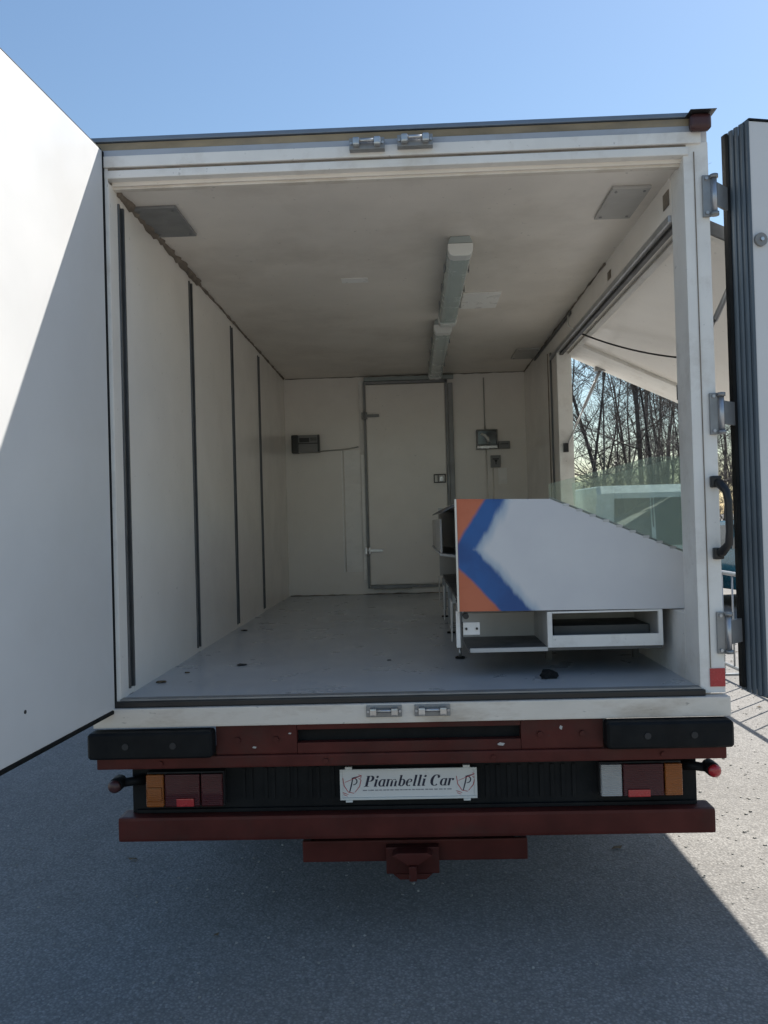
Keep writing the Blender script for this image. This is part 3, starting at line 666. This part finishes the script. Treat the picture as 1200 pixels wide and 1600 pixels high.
# lettering: heavy slanted roman drawn as strokes
TH, TN = .20, .045
def arc(cx, cy, rx, ry, a0, a1, wv, wh, n=14):
    return [(cx+rx*cos(radians(a0+(a1-a0)*k/n)), cy+ry*sin(radians(a0+(a1-a0)*k/n)), wh+(wv-wh)*abs(cos(radians(a0+(a1-a0)*k/n)))**1.3) for k in range(n+1)]
def stem(x, y0, y1, w_=TH): return [(x, y0, w_), (x, y1, w_)]
def ser(x0, x1, y): return [(x0, y, TN), (x1, y, TN)]
def dot(x, y, r): return [(x-r, y, .02), (x-r*.7, y, r*1.4), (x, y, r*2), (x+r*.7, y, r*1.4), (x+r, y, .02)]
XH = .66
G = {
 'P': (.80, [stem(.2, 0, 1, .22), ser(.0, .44, .022), ser(.0, .3, .978)]+[arc(.38, .74, .26, .24, 90, -90, .22, TN)]+[[(.2, .978, TN), (.38, .978, TN)], [(.2, .5, TN), (.38, .5, TN)]]),
 'i': (.40, [stem(.18, 0, XH, .19), ser(.04, .2, XH-.02), ser(.16, .36, .02), dot(.2, .89, .11)]),
 'l': (.40, [stem(.18, 0, 1.02, .19), ser(.04, .2, 1.0), ser(.16, .36, .02)]),
 'a': (.68, [arc(.30, .33, .20, .31, 60, 300, .19, TN), stem(.50, 0, XH, .17), ser(.48, .68, .02)]),
 'm': (1.06, [stem(.15, 0, XH, .18), ser(.0, .16, XH-.02), arc(.33, .46, .17, .18, 180, 0, TN, TN), stem(.50, 0, .48, .18), arc(.68, .46, .17, .18, 180, 0, TN, TN), stem(.85, 0, .48, .18), ser(.85, 1.03, .02)]),
 'b': (.68, [stem(.15, .06, 1.02, .18), ser(.0, .16, 1.0), arc(.34, .33, .20, .31, 120, -130, .19, TN)]),
 'e': (.60, [arc(.30, .33, .20, .31, 70, 310, .19, TN), arc(.30, .5, .17, .14, 110, -60, .12, TN), [(.2, .34, TN), (.44, .40, TN)]]),
 'r': (.52, [stem(.15, 0, XH, .18), ser(.0, .16, XH-.02), arc(.34, .45, .17, .19, 170, 70, TN, TN), dot(.42, .56, .10)]),
 'C': (.86, [arc(.44, .5, .32, .49, 55, 310, .25, TN), dot(.66, .80, .11), [(.70, 1.0, TN), (.70, .72, TN)]]),
 ' ': (.34, []),
}
def stroke(b, pts, fx, y):
    n = len(pts); L_, R2 = [], []
    for i, (x, z, w_) in enumerate(pts):
        a = pts[max(i-1, 0)]; c = pts[min(i+1, n-1)]; dx, dz = c[0]-a[0], c[1]-a[1]; d = math.hypot(dx, dz) or 1
        nx, nz = -dz/d*w_/2, dx/d*w_/2
        L_.append(b.bm.verts.new(fx(x+nx, z+nz, y))); R2.append(b.bm.verts.new(fx(x-nx, z-nz, y)))
    for i in range(n-1): b.bm.faces.new((L_[i], L_[i+1], R2[i+1], R2[i]))
text = 'Piambelli Car'; adv = sum(G[c][0] for c in text); x = 0
hgt = .040; tx0, tx1 = px0+.085, px1-.075; sc_x = (tx1-tx0-.012)/adv
kk = 0
for ch in text:
    wd, strokes = G[ch]
    if strokes:
        b = MB(); dy = 0
        for s_ in strokes:
            kk += 1
            stroke(b, s_, lambda u, v, y, x=x: (tx0+(x+u)*sc_x+v*.28*hgt, y, pz0+.045+v*hgt), py-.0006-.00004*(kk % 9))
        part('letter', b, 'ink', NP)
    x += wd
b = MB(); rnd = random.Random(2); xx = tx0-.004
while xx < tx1-.02:
    wd = rnd.uniform(.004, .016); b.box(xx, xx+wd, py-.0012, py-.0004, pz0+.030, pz0+.0335); xx += wd+rnd.uniform(.002, .005)
part('small_print', b, 'greyink', NP)['kind'] = 'stuff'
for ex in (px0+.042, px1-.038):
    b = MB(); e_ = lambda u, v, y, ex=ex: (ex+u*.030, y, pz0+.052+v*.030)
    for k_, s_ in enumerate(([(-.35, -.9, .12), (-.1, 0, .16), (.1, .9, .14)], arc(.1, .45, .5, .42, 110, -90, .14, .08), [(.1, .9, .08), (.9, 1.05, .1)])):
        stroke(b, s_, e_, py-.0007-.00005*k_)
    em = part('emblem', b, 'ink', NP)
    b = MB()
    for k_, s_ in enumerate(([(-1.15, .9, .07), (-1.0, -.1, .09), (-.5, -.85, .09), (.2, -1.0, .07)], [(.3, -.9, .06), (.9, -.2, .09), (1.1, .6, .09), (.8, .85, .06)], [(-1.2, -.9, .09), (-.5, -1.15, .06)], [(-1.1, -1.15, .08), (-.6, -1.35, .05)], [(-.9, .35, .05), (1.15, 1.15, .08)], [(.8, 1.25, .07), (1.15, 1.15, .1), (1.05, .75, .06)])):
        stroke(b, s_, e_, py-.0010-.00004*k_)
    part('emblem_lines', b, 'redink', em)

# ------------------------------------------------------------------ display counter inside the truck
C0, C1 = .28, 2.52
CT = thing('display_counter', 'white slant-topped sales counter with orange and blue chevron paint on its end', 'counter', (.65, 1.4, F))
prof = [(.212, F+.262), (.212, F+.708), (.58, F+.698), (1.122, F+.462), (1.122, F+.253)]
part('end_panel', MB().prism(prof, 'y', C0, C0+.018, .001), 'graphic', CT, 'white end panel with a sprayed blue and orange chevron')
part('end_panel', MB().prism(prof, 'y', C1-.018, C1), 'counter_in', CT)
part('edge_strip', MB().box(.204, .2115, C0-.002, C0+.02, F+.262, F+.708, .001), 'edge', CT)
part('top_board', MB().prism([(.235, F+.680), (.235, F+.702), (.579, F+.692), (.579, F+.672)], 'y', C0+.0185, C1-.0185), 'counter_in', CT)
part('display_slope', MB().prism([(.58, F+.668), (.58, F+.690), (1.115, F+.455), (1.115, F+.435)], 'y', C0+.0185, C1-.0185), 'counter_in', CT)
part('front_panel', MB().box(1.098, 1.116, C0+.0185, C1-.0185, F+.256, F+.433), 'counter_in', CT)
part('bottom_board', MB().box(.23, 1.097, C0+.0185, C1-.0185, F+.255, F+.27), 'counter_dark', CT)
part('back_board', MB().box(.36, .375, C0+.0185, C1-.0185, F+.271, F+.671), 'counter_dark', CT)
part('inner_shelf', MB().prism([(.165, F+.455), (.165, F+.467), (.359, F+.44), (.359, F+.428)], 'y', 1.0, 2.45), 'counter_in', CT)
part('drawer_side', MB().box(.170, .178, 1.02, 2.43, F+.468, F+.632, .001), 'counter_in', CT)
part('flap', MB().prism([(.17, F+.66), (.175, F+.668), (.234, F+.70), (.234, F+.69)], 'y', .7, 2.45), 'counter_dark', CT)
# base below the panel
b = MB(); b.box(.556, .5745, C0, C0+.016, F+.112, F+.2525); b.box(.99, 1.006, C0, C0+.016, F+.112, F+.2525); b.box(.575, .9895, C0, C0+.016, F+.112, F+.158); b.box(.575, .9895, C0, C0+.016, F+.246, F+.2525)
part('base_front', b, 'frame', CT)
part('base_side', MB().box(.556, .572, C0+.0165, C0+.36, F+.112, F+.2525), 'counter_in', CT)
part('base_side', MB().box(.99, 1.006, C0+.0165, C0+.36, F+.112, F+.2525), 'counter_in', CT)
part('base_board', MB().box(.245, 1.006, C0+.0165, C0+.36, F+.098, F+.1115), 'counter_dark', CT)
part('base_edge', MB().box(.25, .5555, C0+.004, C0+.0164, F+.098, F+.114, .001), 'counter_in', CT)
part('base_back', MB().box(.245, 1.006, C0+.3605, C0+.375, F+.098, F+.215), 'counter_in', CT)
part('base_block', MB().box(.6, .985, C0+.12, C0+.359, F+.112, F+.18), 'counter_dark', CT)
# legs
for y in (.74, 1.6, 2.4):
    lg = part('leg', MB().box(.222, .246, y, y+.024, F+.05, F+.2545, .002), 'hinge', CT)
    part('foot_rod', MB().cyl((.234, y+.012, F+.006), (.234, y+.012, F+.05), .007, n=8), 'steel', lg)
    part('foot', MB().cyl((.234, y+.012, F+.0005), (.234, y+.012, F+.008), .022, n=12), 'rubber', lg)
    part('bracket', MB().box(.2465, .30, y+.004, y+.018, F+.165, F+.245, .002), 'whiteplas', lg)
    b = MB()
    for zz in (.18, .225): b.cyl((.27, y+.0035, F+zz), (.27, y-.004, F+zz), .006, n=8)
    part('bolt', b, 'black', lg)
    part('stay_plate', MB().prism([(y+.03, F+.254), (y+.20, F+.254), (y+.17, F+.06), (y+.12, F+.06)], 'x', .203, .208), 'frame', lg)
for x in (.62, 1.0):
    for y in (.665, 1.4, 2.4):
        part('short_leg', MB().box(x-.012, x+.012, y, y+.024, F+.0005, F+.2545), 'counter_dark', CT)
part('corner_bracket', MB().box(.198, .214, C0+.03, C0+.05, F+.115, F+.2615, .002), 'frame', CT)
hb = part('hinge_plate', MB().box(.226, .292, C0+.03, C0+.036, F+.165, F+.215, .002), 'frame', CT)
b = MB()
for xx_ in (.238, .28): b.cyl((xx_, C0+.0295, F+.19), (xx_, C0+.024, F+.19), .005, n=8)
part('bolt', b, 'black', hb)
part('lock_knob', MB().cyl((.236, C0+.0, F+.243), (.236, C0+.058, F+.243), .012, n=12), 'black', CT)
# glass
gp = [(.578, F+.7), (.578, F+.757), (.985, F+.853), (1.12, F+.851), (1.12, F+.465)]
part('side_glass', MB().prism(gp, 'y', C0+.004, C0+.010), 'glass', CT, 'greenish glass side pane with a stepped top')
part('front_glass', MB().prism([(1.124, F+.44), (1.130, F+.44), (1.106, F+.848), (1.100, F+.848)], 'y', C0+.02, C1), 'glass', CT, 'long greenish glass front pane')
b = MB()
for k in range(9):
    t0 = .12+k*.095; 
    x = .578+(1.12-.578)*t0; z = F+.7-(.7-.465)*t0
    b.box(x-.012, x+.012, C0-.002, C0+.016, z-.004, z+.006)
part('glass_clip', b, 'alu', CT)
b = MB(); b.tube([(.58, C0+.008, F+.704), (1.12, C0+.008, F+.469)], .004, 6); part('glass_channel', b, 'galv', CT)

# ------------------------------------------------------------------ scraps on the cargo floor
def scrap(name, label, cat, m, x, y, s, seed, h=.5):
    rnd = random.Random(seed); b = bmesh.new(); bmesh.ops.create_icosphere(b, subdivisions=2, radius=1)
    for v in b.verts:
        q = rnd.uniform(.7, 1.2); v.co = Vector((v.co.x*s*q*1.4, v.co.y*s*q, max(v.co.z, -.35)*s*h*q))
    lo_ = min(v.co.z for v in b.verts)
    for v in b.verts: v.co += Vector((x, y, F+.001-lo_))
    mb = MB(); mb.join(b); return single(name, mb, m, label, cat, (x, y, F+.001))
scrap('rubber_scrap', 'black crumpled rubber scrap lying in front of the counter', 'scrap', 'rubber', .545, .235, .026, 1, .9)
scrap('leaf_scrap', 'dark flake on the cargo floor near the third wall rail', 'scrap', 'carblack', -.985, 1.93, .016, 2, .3)
scrap('leaf_scrap', 'dark leaf scrap in open floor left of the middle', 'scrap', 'carblack', -.745, .69, .016, 3, .4)
scrap('leaf_scrap', 'dark crumb at the foot of the nearest wall rail', 'scrap', 'leafdry', -1.0, .32, .015, 4, .4)
scrap('leaf_scrap', 'small dark bit beside the wall between two rails', 'scrap', 'leafdry', -.95, .53, .009, 5, .4)
scrap('leaf_scrap', 'lone dark fleck on the floor ahead of the inner door', 'scrap', 'carblack', -.086, .74, .008, 6, .3)

# ------------------------------------------------------------------ yard: loose stones, leaves, barrier
rnd = random.Random(11); b = MB()
tetra = [(1, 1, 1), (-1, -1, 1), (-1, 1, -1), (1, -1, -1)]
verts, faces = [], []
def stone(x, y, s):
    n0 = len(verts); a = rnd.uniform(0, 6.28)
    for k in range(5): verts.append((x+s*cos(a+k*1.2566)*rnd.uniform(.7, 1.1), y+s*sin(a+k*1.2566)*rnd.uniform(.7, 1.1), .0))
    for k in range(5): verts.append((x+.7*s*cos(a+k*1.2566), y+.7*s*sin(a+k*1.2566), s*rnd.uniform(.4, .8)))
    faces.append([n0+5+k for k in range(5)])
    for k in range(5): faces.append((n0+k, n0+(k+1) % 5, n0+5+(k+1) % 5, n0+5+k))
for _ in range(2600):
    stone(rnd.uniform(-3.2, 3.4), rnd.uniform(-.6, 4.5), rnd.choice((.003, .004, .004, .005, .007)))
for _ in range(2200):
    stone(rnd.uniform(1.2, 8), rnd.uniform(-.6, 12), rnd.choice((.005, .006, .008, .011)))
me = bpy.data.meshes.new('loose_gravel'); me.from_pydata(verts, [], faces); me.materials.append(M['stone'])
o = bpy.data.objects.new('loose_gravel', me); COL.objects.link(o); tag(o, 'scattered small pale stones on the worn yard', 'gravel', kind='stuff')
verts, faces = [], []
for _ in range(260):
    x, y = (rnd.uniform(2.2, 7), rnd.uniform(2.5, 14)) if rnd.random() < .97 else (rnd.uniform(-3, 1.6), rnd.uniform(-.3, 3))
    a = rnd.uniform(0, 6.28); s = rnd.uniform(.012, .035); n0 = len(verts); c_, d_ = cos(a), sin(a)
    for u, v, z in ((-1, 0, .004), (-.3, .4, .012), (.5, .35, .008), (1, 0, .016), (.4, -.4, .007), (-.4, -.35, .011)): verts.append((x+s*(u*c_-v*d_), y+s*(u*d_+v*c_), z))
    faces.append([n0+k for k in range(6)])
me = bpy.data.meshes.new('fallen_leaves'); me.from_pydata(verts, [], faces); me.materials.append(M['leafdry'])
o = bpy.data.objects.new('fallen_leaves', me); COL.objects.link(o); tag(o, 'dry brown leaves scattered over the yard', 'leaves', kind='stuff')
BX = 3.03
BR = thing('metal_barrier', 'grey metal barrier whose bar shadows stripe the sunlit yard beside the truck', 'barrier', (BX, 3.9, 0))
part('top_rail', MB().cyl((BX, 2.6, 1.0), (BX, 5.2, 1.0), .021, n=10), 'railpaint', BR)
part('bottom_rail', MB().cyl((BX, 2.6, .12), (BX, 5.2, .12), .016, n=10), 'railpaint', BR)
for k in range(11): part('bar', MB().cyl((BX, 2.62+k*.256, .0 if k in (0, 5, 10) else .12), (BX, 2.62+k*.256, 1.0), .009, n=8), 'railpaint', BR)
for k in (0, 10): part('foot', MB().box(BX-.2, BX+.2, 2.60+k*.256, 2.64+k*.256, .0, .02, .004), 'railpaint', BR)

# ------------------------------------------------------------------ parked vehicles
def vehicle(name, label, cat, loc, rz, paint, prof, width, wheels, glass_side, zwin, tumble=.12):
    """prof: side outline (along x, z), front at +x"""
    t = thing(name, label, cat, (0, 0, 0))
    b = MB(); n = len(prof); half = width/2; secs = [(-half, .94), (-half*.93, 1.0), (half*.93, 1.0), (half, .94)]
    zs = [p[1] for p in prof]; zmid = min(zs)+.5*(max(zs)-min(zs)); cx = sum(p[0] for p in prof)/n
    rings = []
    for yy, sc in secs:
        ring = []
        for (x, z) in prof:
            tw_ = 1-tumble*max(0, (z-zmid)/(max(zs)-zmid)); ring.append(b.bm.verts.new((cx+(x-cx)*(1 if sc == 1 else .985), yy*tw_, zmid+(z-zmid)*(1 if sc == 1 else .97))))
        rings.append(ring)
    for ra, rb in zip(rings, rings[1:]):
        for k in range(n): b.bm.faces.new((ra[k], ra[(k+1) % n], rb[(k+1) % n], rb[k]))
    b.bm.faces.new(rings[0]); b.bm.faces.new(rings[-1][::-1])
    body = part('body', b, paint, t)
    zt = max(zs)
    for s in (-1, 1):
        for poly in glass_side:
            g_ = MB(); v0 = []
            for (x, z) in poly:
                tw_ = 1-tumble*max(0, (z-zmid)/(zt-zmid)); v0.append((x, s*(half*tw_-.004), z))
            v1 = [(x, y+s*.014, z) for x, y, z in v0]
            a = [g_.bm.verts.new(p) for p in v0]; c_ = [g_.bm.verts.new(p) for p in v1]; g_.bm.faces.new(a); g_.bm.faces.new(c_)
            for k in range(len(a)): g_.bm.faces.new((a[k], a[(k+1) % len(a)], c_[(k+1) % len(a)], c_[k]))
            part('side_window', g_, 'carglass', t)
    for (pa, pb, nm, ins, m_) in zwin:      # windscreen, rear window or lamp along a profile edge: quads slightly proud
        (xa, za), (xb, zb) = pa, pb; d = Vector((xb-xa, zb-za)).normalized(); nx, nz = -d.y, d.x
        if (nx*(xa-cx)+nz*(za-zmid)) < 0: nx, nz = -nx, -nz
        for (y0, y1) in ins:
            g_ = MB(); q = []
            for off in (-.02, .012):
                for (x, z, yy) in ((xa, za, y0), (xa, za, y1), (xb, zb, y1), (xb, zb, y0)):
                    tw_ = 1-tumble*max(0, (z-zmid)/(zt-zmid)); q.append(g_.bm.verts.new((x+nx*off, yy*tw_, z+nz*off)))
            for f in ((0, 1, 2, 3), (7, 6, 5, 4), (0, 1, 5, 4), (1, 2, 6, 5), (2, 3, 7, 6), (3, 0, 4, 7)): g_.bm.faces.new([q[k] for k in f])
            part(nm, g_, m_, t)
    for x in wheels:
        for s in (-1, 1):
            w_ = MB(); w_.tube([(x, s*(half-.19), .32), (x, s*(half-.17), .32), (x, s*(half-.02), .32), (x, s*(half+.005), .32)], [.28, .318, .318, .28], 22); wl = part('wheel', w_, 'tyre', t)
            part('rim', MB().cyl((x, s*(half+.002), .32), (x, s*(half+.016), .32), .20, .17, n=16), 'rim', wl)
    t.location = loc; t.rotation_euler.z = rz; return t
vp = [(-2.5, .38), (-2.5, .62), (-2.46, 1.25), (-2.38, 1.95), (-2.25, 2.08), (.95, 2.10), (1.25, 2.0), (1.95, 1.28), (2.5, 1.05), (2.62, .75), (2.6, .38)]
vehicle('parked_van', 'white panel van parked beyond the serving hatch, seen through the counter glass', 'van', (3.95, 13.2, 0), radians(91), 'van', vp, 1.92, (-1.6, 1.7),
        [[(.75, 1.25), (.85, 1.85), (1.2, 1.85), (1.75, 1.28)]],
        [((-2.468, 1.08), (-2.39, 1.86), 'rear_window', [(-.80, -.035), (.035, .66)], 'carglass'), ((-2.49, .75), (-2.47, 1.1), 'tail_lamp', [(-.94, -.82), (.82, .94)], 'redlens'), ((1.32, 1.93), (1.88, 1.34), 'windscreen', [(-.8, .8)], 'carglass'), ((-2.5, .42), (-2.5, .58), 'bumper', [(-.92, .92)], 'carblack'), ((-2.49, .66), (-2.395, 1.86), 'door_gap', [(-.012, .012)], 'carblack'), ((-2.485, .9), (-2.478, 1.0), 'plate', [(-.55, -.1)], 'edge'), ((-2.49, .98), (-2.485, 1.02), 'door_handle', [(.06, .22)], 'carblack')], .10)
cp = [(-2.0, .3), (-2.08, .55), (-2.05, .88), (-1.75, .98), (-1.35, 1.38), (-.6, 1.46), (.35, 1.44), (1.1, 1.0), (1.9, .86), (2.08, .62), (2.05, .3)]
vehicle('parked_car', 'dark teal hatchback parked in the gap beside the right rear post', 'car', (6.1, 11.4, 0), radians(100), 'bluepaint', cp, 1.72, (-1.3, 1.35),
        [[(-1.25, .98), (-1.1, 1.32), (-.3, 1.38), (-.3, .98)], [(-.22, .98), (-.22, 1.38), (.3, 1.36), (.85, 1.0)]],
        [((-1.72, 1.02), (-1.38, 1.34), 'rear_window', [(-.62, .62)], 'carglass'), ((-2.065, .62), (-2.05, .85), 'tail_lamp', [(-.84, -.6), (.6, .84)], 'redlens'), ((.42, 1.39), (1.02, 1.04), 'windscreen', [(-.66, .66)], 'carglass')], .16)

# ------------------------------------------------------------------ bare wood behind the yard
def tube_np(V, Fc, pts, rad, n):
    n0 = len(V); t = (pts[1]-pts[0]).normalized(); a = Vector((0, 0, 1)) if abs(t.z) < .9 else Vector((1, 0, 0)); u = t.cross(a).normalized()
    for i, p in enumerate(pts):
        t = (pts[min(i+1, len(pts)-1)]-pts[max(i-1, 0)]).normalized(); u = (u-t*u.dot(t)).normalized(); v = t.cross(u)
        for k in range(n): V.append(p+(u*cos(2*pi*k/n)+v*sin(2*pi*k/n))*rad[i])
    for i in range(len(pts)-1):
        for k in range(n): Fc.append((n0+i*n+k, n0+i*n+(k+1) % n, n0+(i+1)*n+(k+1) % n, n0+(i+1)*n+k))
def grow(rnd, V, Fc, p, d, length, r, segs, wob, n, upw=.05):
    pts = [p.copy()]; rad = [r]
    for k in range(segs):
        d = (d+Vector((rnd.gauss(0, wob), rnd.gauss(0, wob), rnd.gauss(0, wob*.6)+upw))).normalized()
        p = p+d*(length/segs); pts.append(p.copy()); rad.append(max(r*(1-.85*(k+1)/segs), .003))
    tube_np(V, Fc, pts, rad, n); return pts, rad
def tree_mesh(seed, H, r, lean, fork, nb, ntw, V1=None, F1=None, V2=None, F2=None, at=Vector((0, 0, 0))):
    rnd = random.Random(seed)
    if V1 is None: V1, F1, V2, F2 = [], [], [], []
    stems = []
    d0 = Vector((lean[0], lean[1], 1)).normalized()
    pts, rad = grow(rnd, V1, F1, at.copy(), d0, H, r, 12, .05, 7); stems.append((pts, rad))
    if fork:
        k = rnd.randint(3, 5); d = Vector((rnd.uniform(-.5, .5), rnd.uniform(-.3, .3), 1)).normalized()
        stems.append(grow(rnd, V1, F1, pts[k], d, H*.65, rad[k]*.75, 9, .06, 6))
    for pts, rad in stems:
        for _ in range(nb):
            t = rnd.uniform(.14, .97); i = min(int(t*(len(pts)-1)), len(pts)-2); q = pts[i].lerp(pts[i+1], t*(len(pts)-1)-i)
            a = rnd.uniform(0, 2*pi); d = Vector((cos(a), sin(a), rnd.uniform(.25, 1.1))).normalized(); ln = H*rnd.uniform(.14, .30)*(1.15-t*.7)
            bp, br = grow(rnd, V1, F1, q, d, ln, max(rad[i]*.34, .008), 5, .14, 4)
            for _ in range(ntw):
                tt = rnd.uniform(.15, 1); j = min(int(tt*5), 4); qq = bp[j].lerp(bp[j+1], tt*5-j)
                a = rnd.uniform(0, 2*pi); dd_ = (d*.6+Vector((cos(a), sin(a), rnd.uniform(-.1, .8)))).normalized()
                tp, _r = grow(rnd, V2, F2, qq, dd_, rnd.uniform(.35, 1.0), .0075, 3, .22, 3)
                if rnd.random() < .6:
                    a = rnd.uniform(0, 2*pi); grow(rnd, V2, F2, tp[1], (dd_+Vector((cos(a), sin(a), .3))).normalized(), rnd.uniform(.2, .6), .005, 2, .25, 3)
    return V1, F1, V2, F2
def mk_mesh(name, V, Fc, m):
    me = bpy.data.meshes.new(name); me.from_pydata([tuple(v) for v in V], [], Fc); me.materials.append(M[m]); me.polygons.foreach_set('use_smooth', [True]*len(me.polygons)); return me
protos = []
for k, (H, r, lean, fork, nb, m_) in enumerate(((9.5, .075, (.02, 0), False, 32, 'bark'), (8.5, .055, (.16, 0), False, 28, 'bark'), (10, .085, (-.03, .02), True, 24, 'bark2'), (7, .04, (-.08, .05), False, 24, 'bark2'), (8, .045, (.03, -.04), True, 20, 'bark'))):
    V1, F1, V2, F2 = tree_mesh(40+k, H, r, lean, fork, nb, 10)
    protos.append((mk_mesh('trunk', V1, F1, m_), mk_mesh('crown', V2, F2, 'twig')))
SP = [ # x, y, prototype, turn, scale, label
 (4.55, 19.5, 1, 0.2, 1.0, 'thin bare tree leaning to the right behind the gas strut'),
 (5.55, 20.5, 0, 1.0, 1.0, 'straight dark bare trunk in the middle of the hatch view'),
 (6.35, 20.0, 2, 2.2, 1.05, 'thick forked bare tree right of the hatch middle'),
 (7.45, 19.0, 0, 3.0, .85, 'stout dark bare trunk close to the right rear post'),
 (6.95, 18.6, 4, 4.2, .8, 'slim twin-stemmed bare tree left of the stout trunk by the post'),
 (5.0, 18.4, 3, 1.7, 1.0, 'slight grey sapling between the leaning tree and the straight trunk'),
]
COMMON = 'thin leafless tree deep in the bare wood beyond the serving hatch'
rnd = random.Random(23)
for k in range(26):
    y = rnd.uniform(18, 38); sx_ = rnd.uniform(.15, .42); SP.append((.03+sx_*(y+3.04), y, rnd.randrange(5), rnd.uniform(0, 6.28), rnd.uniform(.8, 1.2) if sx_ < .32 else rnd.uniform(.6, .75), None))
for x, y, pi_, rot, sc_, lab in SP:
    t = bpy.data.objects.new('bare_tree', None); COL.objects.link(t); t.location = (x, y, 0); t.rotation_euler.z = rot; t.scale = (sc_,)*3
    tag(t, lab or COMMON, 'tree', 'bare trees in the wood behind the yard' if not lab else None)
    for nm, me in zip(('trunk', 'crown'), protos[pi_]):
        o = bpy.data.objects.new(nm, me); COL.objects.link(o); o.parent = t
# the wood further along and further back, one mass
V1, F1, V2, F2 = [], [], [], []
rnd = random.Random(31)
for k in range(66):
    x = rnd.uniform(-40, 45); y = 24+rnd.uniform(0, 26)-max(0, x)*.15
    if k < 14: y = rnd.uniform(34, 60); x = .03+rnd.uniform(.1, .48)*(y+3)
    tree_mesh(200+k, rnd.uniform(7, 11), rnd.uniform(.04, .11), (rnd.uniform(-.1, .1), rnd.uniform(-.1, .1)), rnd.random() < .3, 16, 7, V1, F1, V2, F2, Vector((x, y, 0)))
tag(single_o := bpy.data.objects.new('far_wood', mk_mesh('far_wood', V1+V2, F1+[tuple(i+len(V1) for i in f) for f in F2], 'twig')), 'mass of bare trees fading back behind the nearer trunks', 'wood', kind='stuff'); COL.objects.link(single_o)
# undergrowth: brambly stems with dry yellow-green leaves
V1, F1, V2, F2 = [], [], [], []
rnd = random.Random(37)
def leaf(V, Fc, p, s, rnd):
    a = Vector((rnd.gauss(0, 1), rnd.gauss(0, 1), rnd.gauss(0, 1))).normalized(); b_ = a.cross(Vector((rnd.gauss(0, 1), rnd.gauss(0, 1), rnd.gauss(0, 1)))).normalized()
    n0 = len(V); V.extend([p-a*s, p+b_*s*.45, p+a*s, p-b_*s*.45]); Fc.append((n0, n0+1, n0+2, n0+3))
for k in range(420):
    y = rnd.uniform(16.2, 21); sx_ = rnd.uniform(.13, .5); x = .03+sx_*(y+3.04)
    if k > 330: x = rnd.uniform(-25, 30); y = 19+rnd.uniform(0, 4)-max(0, x)*.2
    hh = rnd.uniform(1.2, 3.4)*(1 if sx_ < .28 else .7)
    a = rnd.uniform(0, 6.28); pts, rad = grow(rnd, V1, F1, Vector((x, y, 0)), Vector((cos(a)*.4, sin(a)*.4, 1)).normalized(), hh, .014, 6, .16, 3, 0)
    for _ in range(26):
        j = rnd.randint(1, 5); q = pts[j].lerp(pts[j+1], rnd.random())+Vector((rnd.gauss(0, .18), rnd.gauss(0, .18), rnd.gauss(0, .15)))
        leaf(V2, F2, q, rnd.uniform(.018, .04), rnd)
    for _ in range(7):
        j = rnd.randint(1, 5); a = rnd.uniform(0, 6.28); grow(rnd, V1, F1, pts[j], Vector((cos(a), sin(a), rnd.uniform(-.2, .8))).normalized(), rnd.uniform(.3, .8), .006, 2, .25, 3)
o = bpy.data.objects.new('undergrowth', mk_mesh('undergrowth', V2, F2, 'brush')); COL.objects.link(o); tag(o, 'dry yellow-green brush along the foot of the wood', 'brush', kind='stuff')
o2 = bpy.data.objects.new('brush_stems', mk_mesh('brush_stems', V1, F1, 'twig')); COL.objects.link(o2); o2.parent = o; o2['kind'] = 'stuff'
# one dark evergreen shrub by the hatch jamb
ES = thing('evergreen_shrub', 'dark evergreen shrub just right of the far hatch jamb', 'shrub', (3.85, 16.9, 0))
V1, F1, V2, F2 = [], [], [], []
for k in range(16):
    a = rnd.uniform(0, 6.28); pts, rad = grow(rnd, V1, F1, Vector((rnd.gauss(0, .1), rnd.gauss(0, .1), 0)), Vector((cos(a)*.18, sin(a)*.18, 1)).normalized(), rnd.uniform(2.2, 3.3), .025, 6, .08, 4, .02)
    for _ in range(230):
        j = rnd.randint(0, 5); q = pts[j].lerp(pts[j+1], rnd.random())+Vector((rnd.gauss(0, .13), rnd.gauss(0, .13), rnd.gauss(0, .1))); q.z = max(q.z, .05); leaf(V2, F2, q, rnd.uniform(.025, .05), rnd)
for nm, V, Fc, m_ in (('stem', V1, F1, 'bark'), ('foliage', V2, F2, 'evergreen')):
    o = bpy.data.objects.new(nm, mk_mesh(nm, V, Fc, m_)); COL.objects.link(o); o.parent = ES
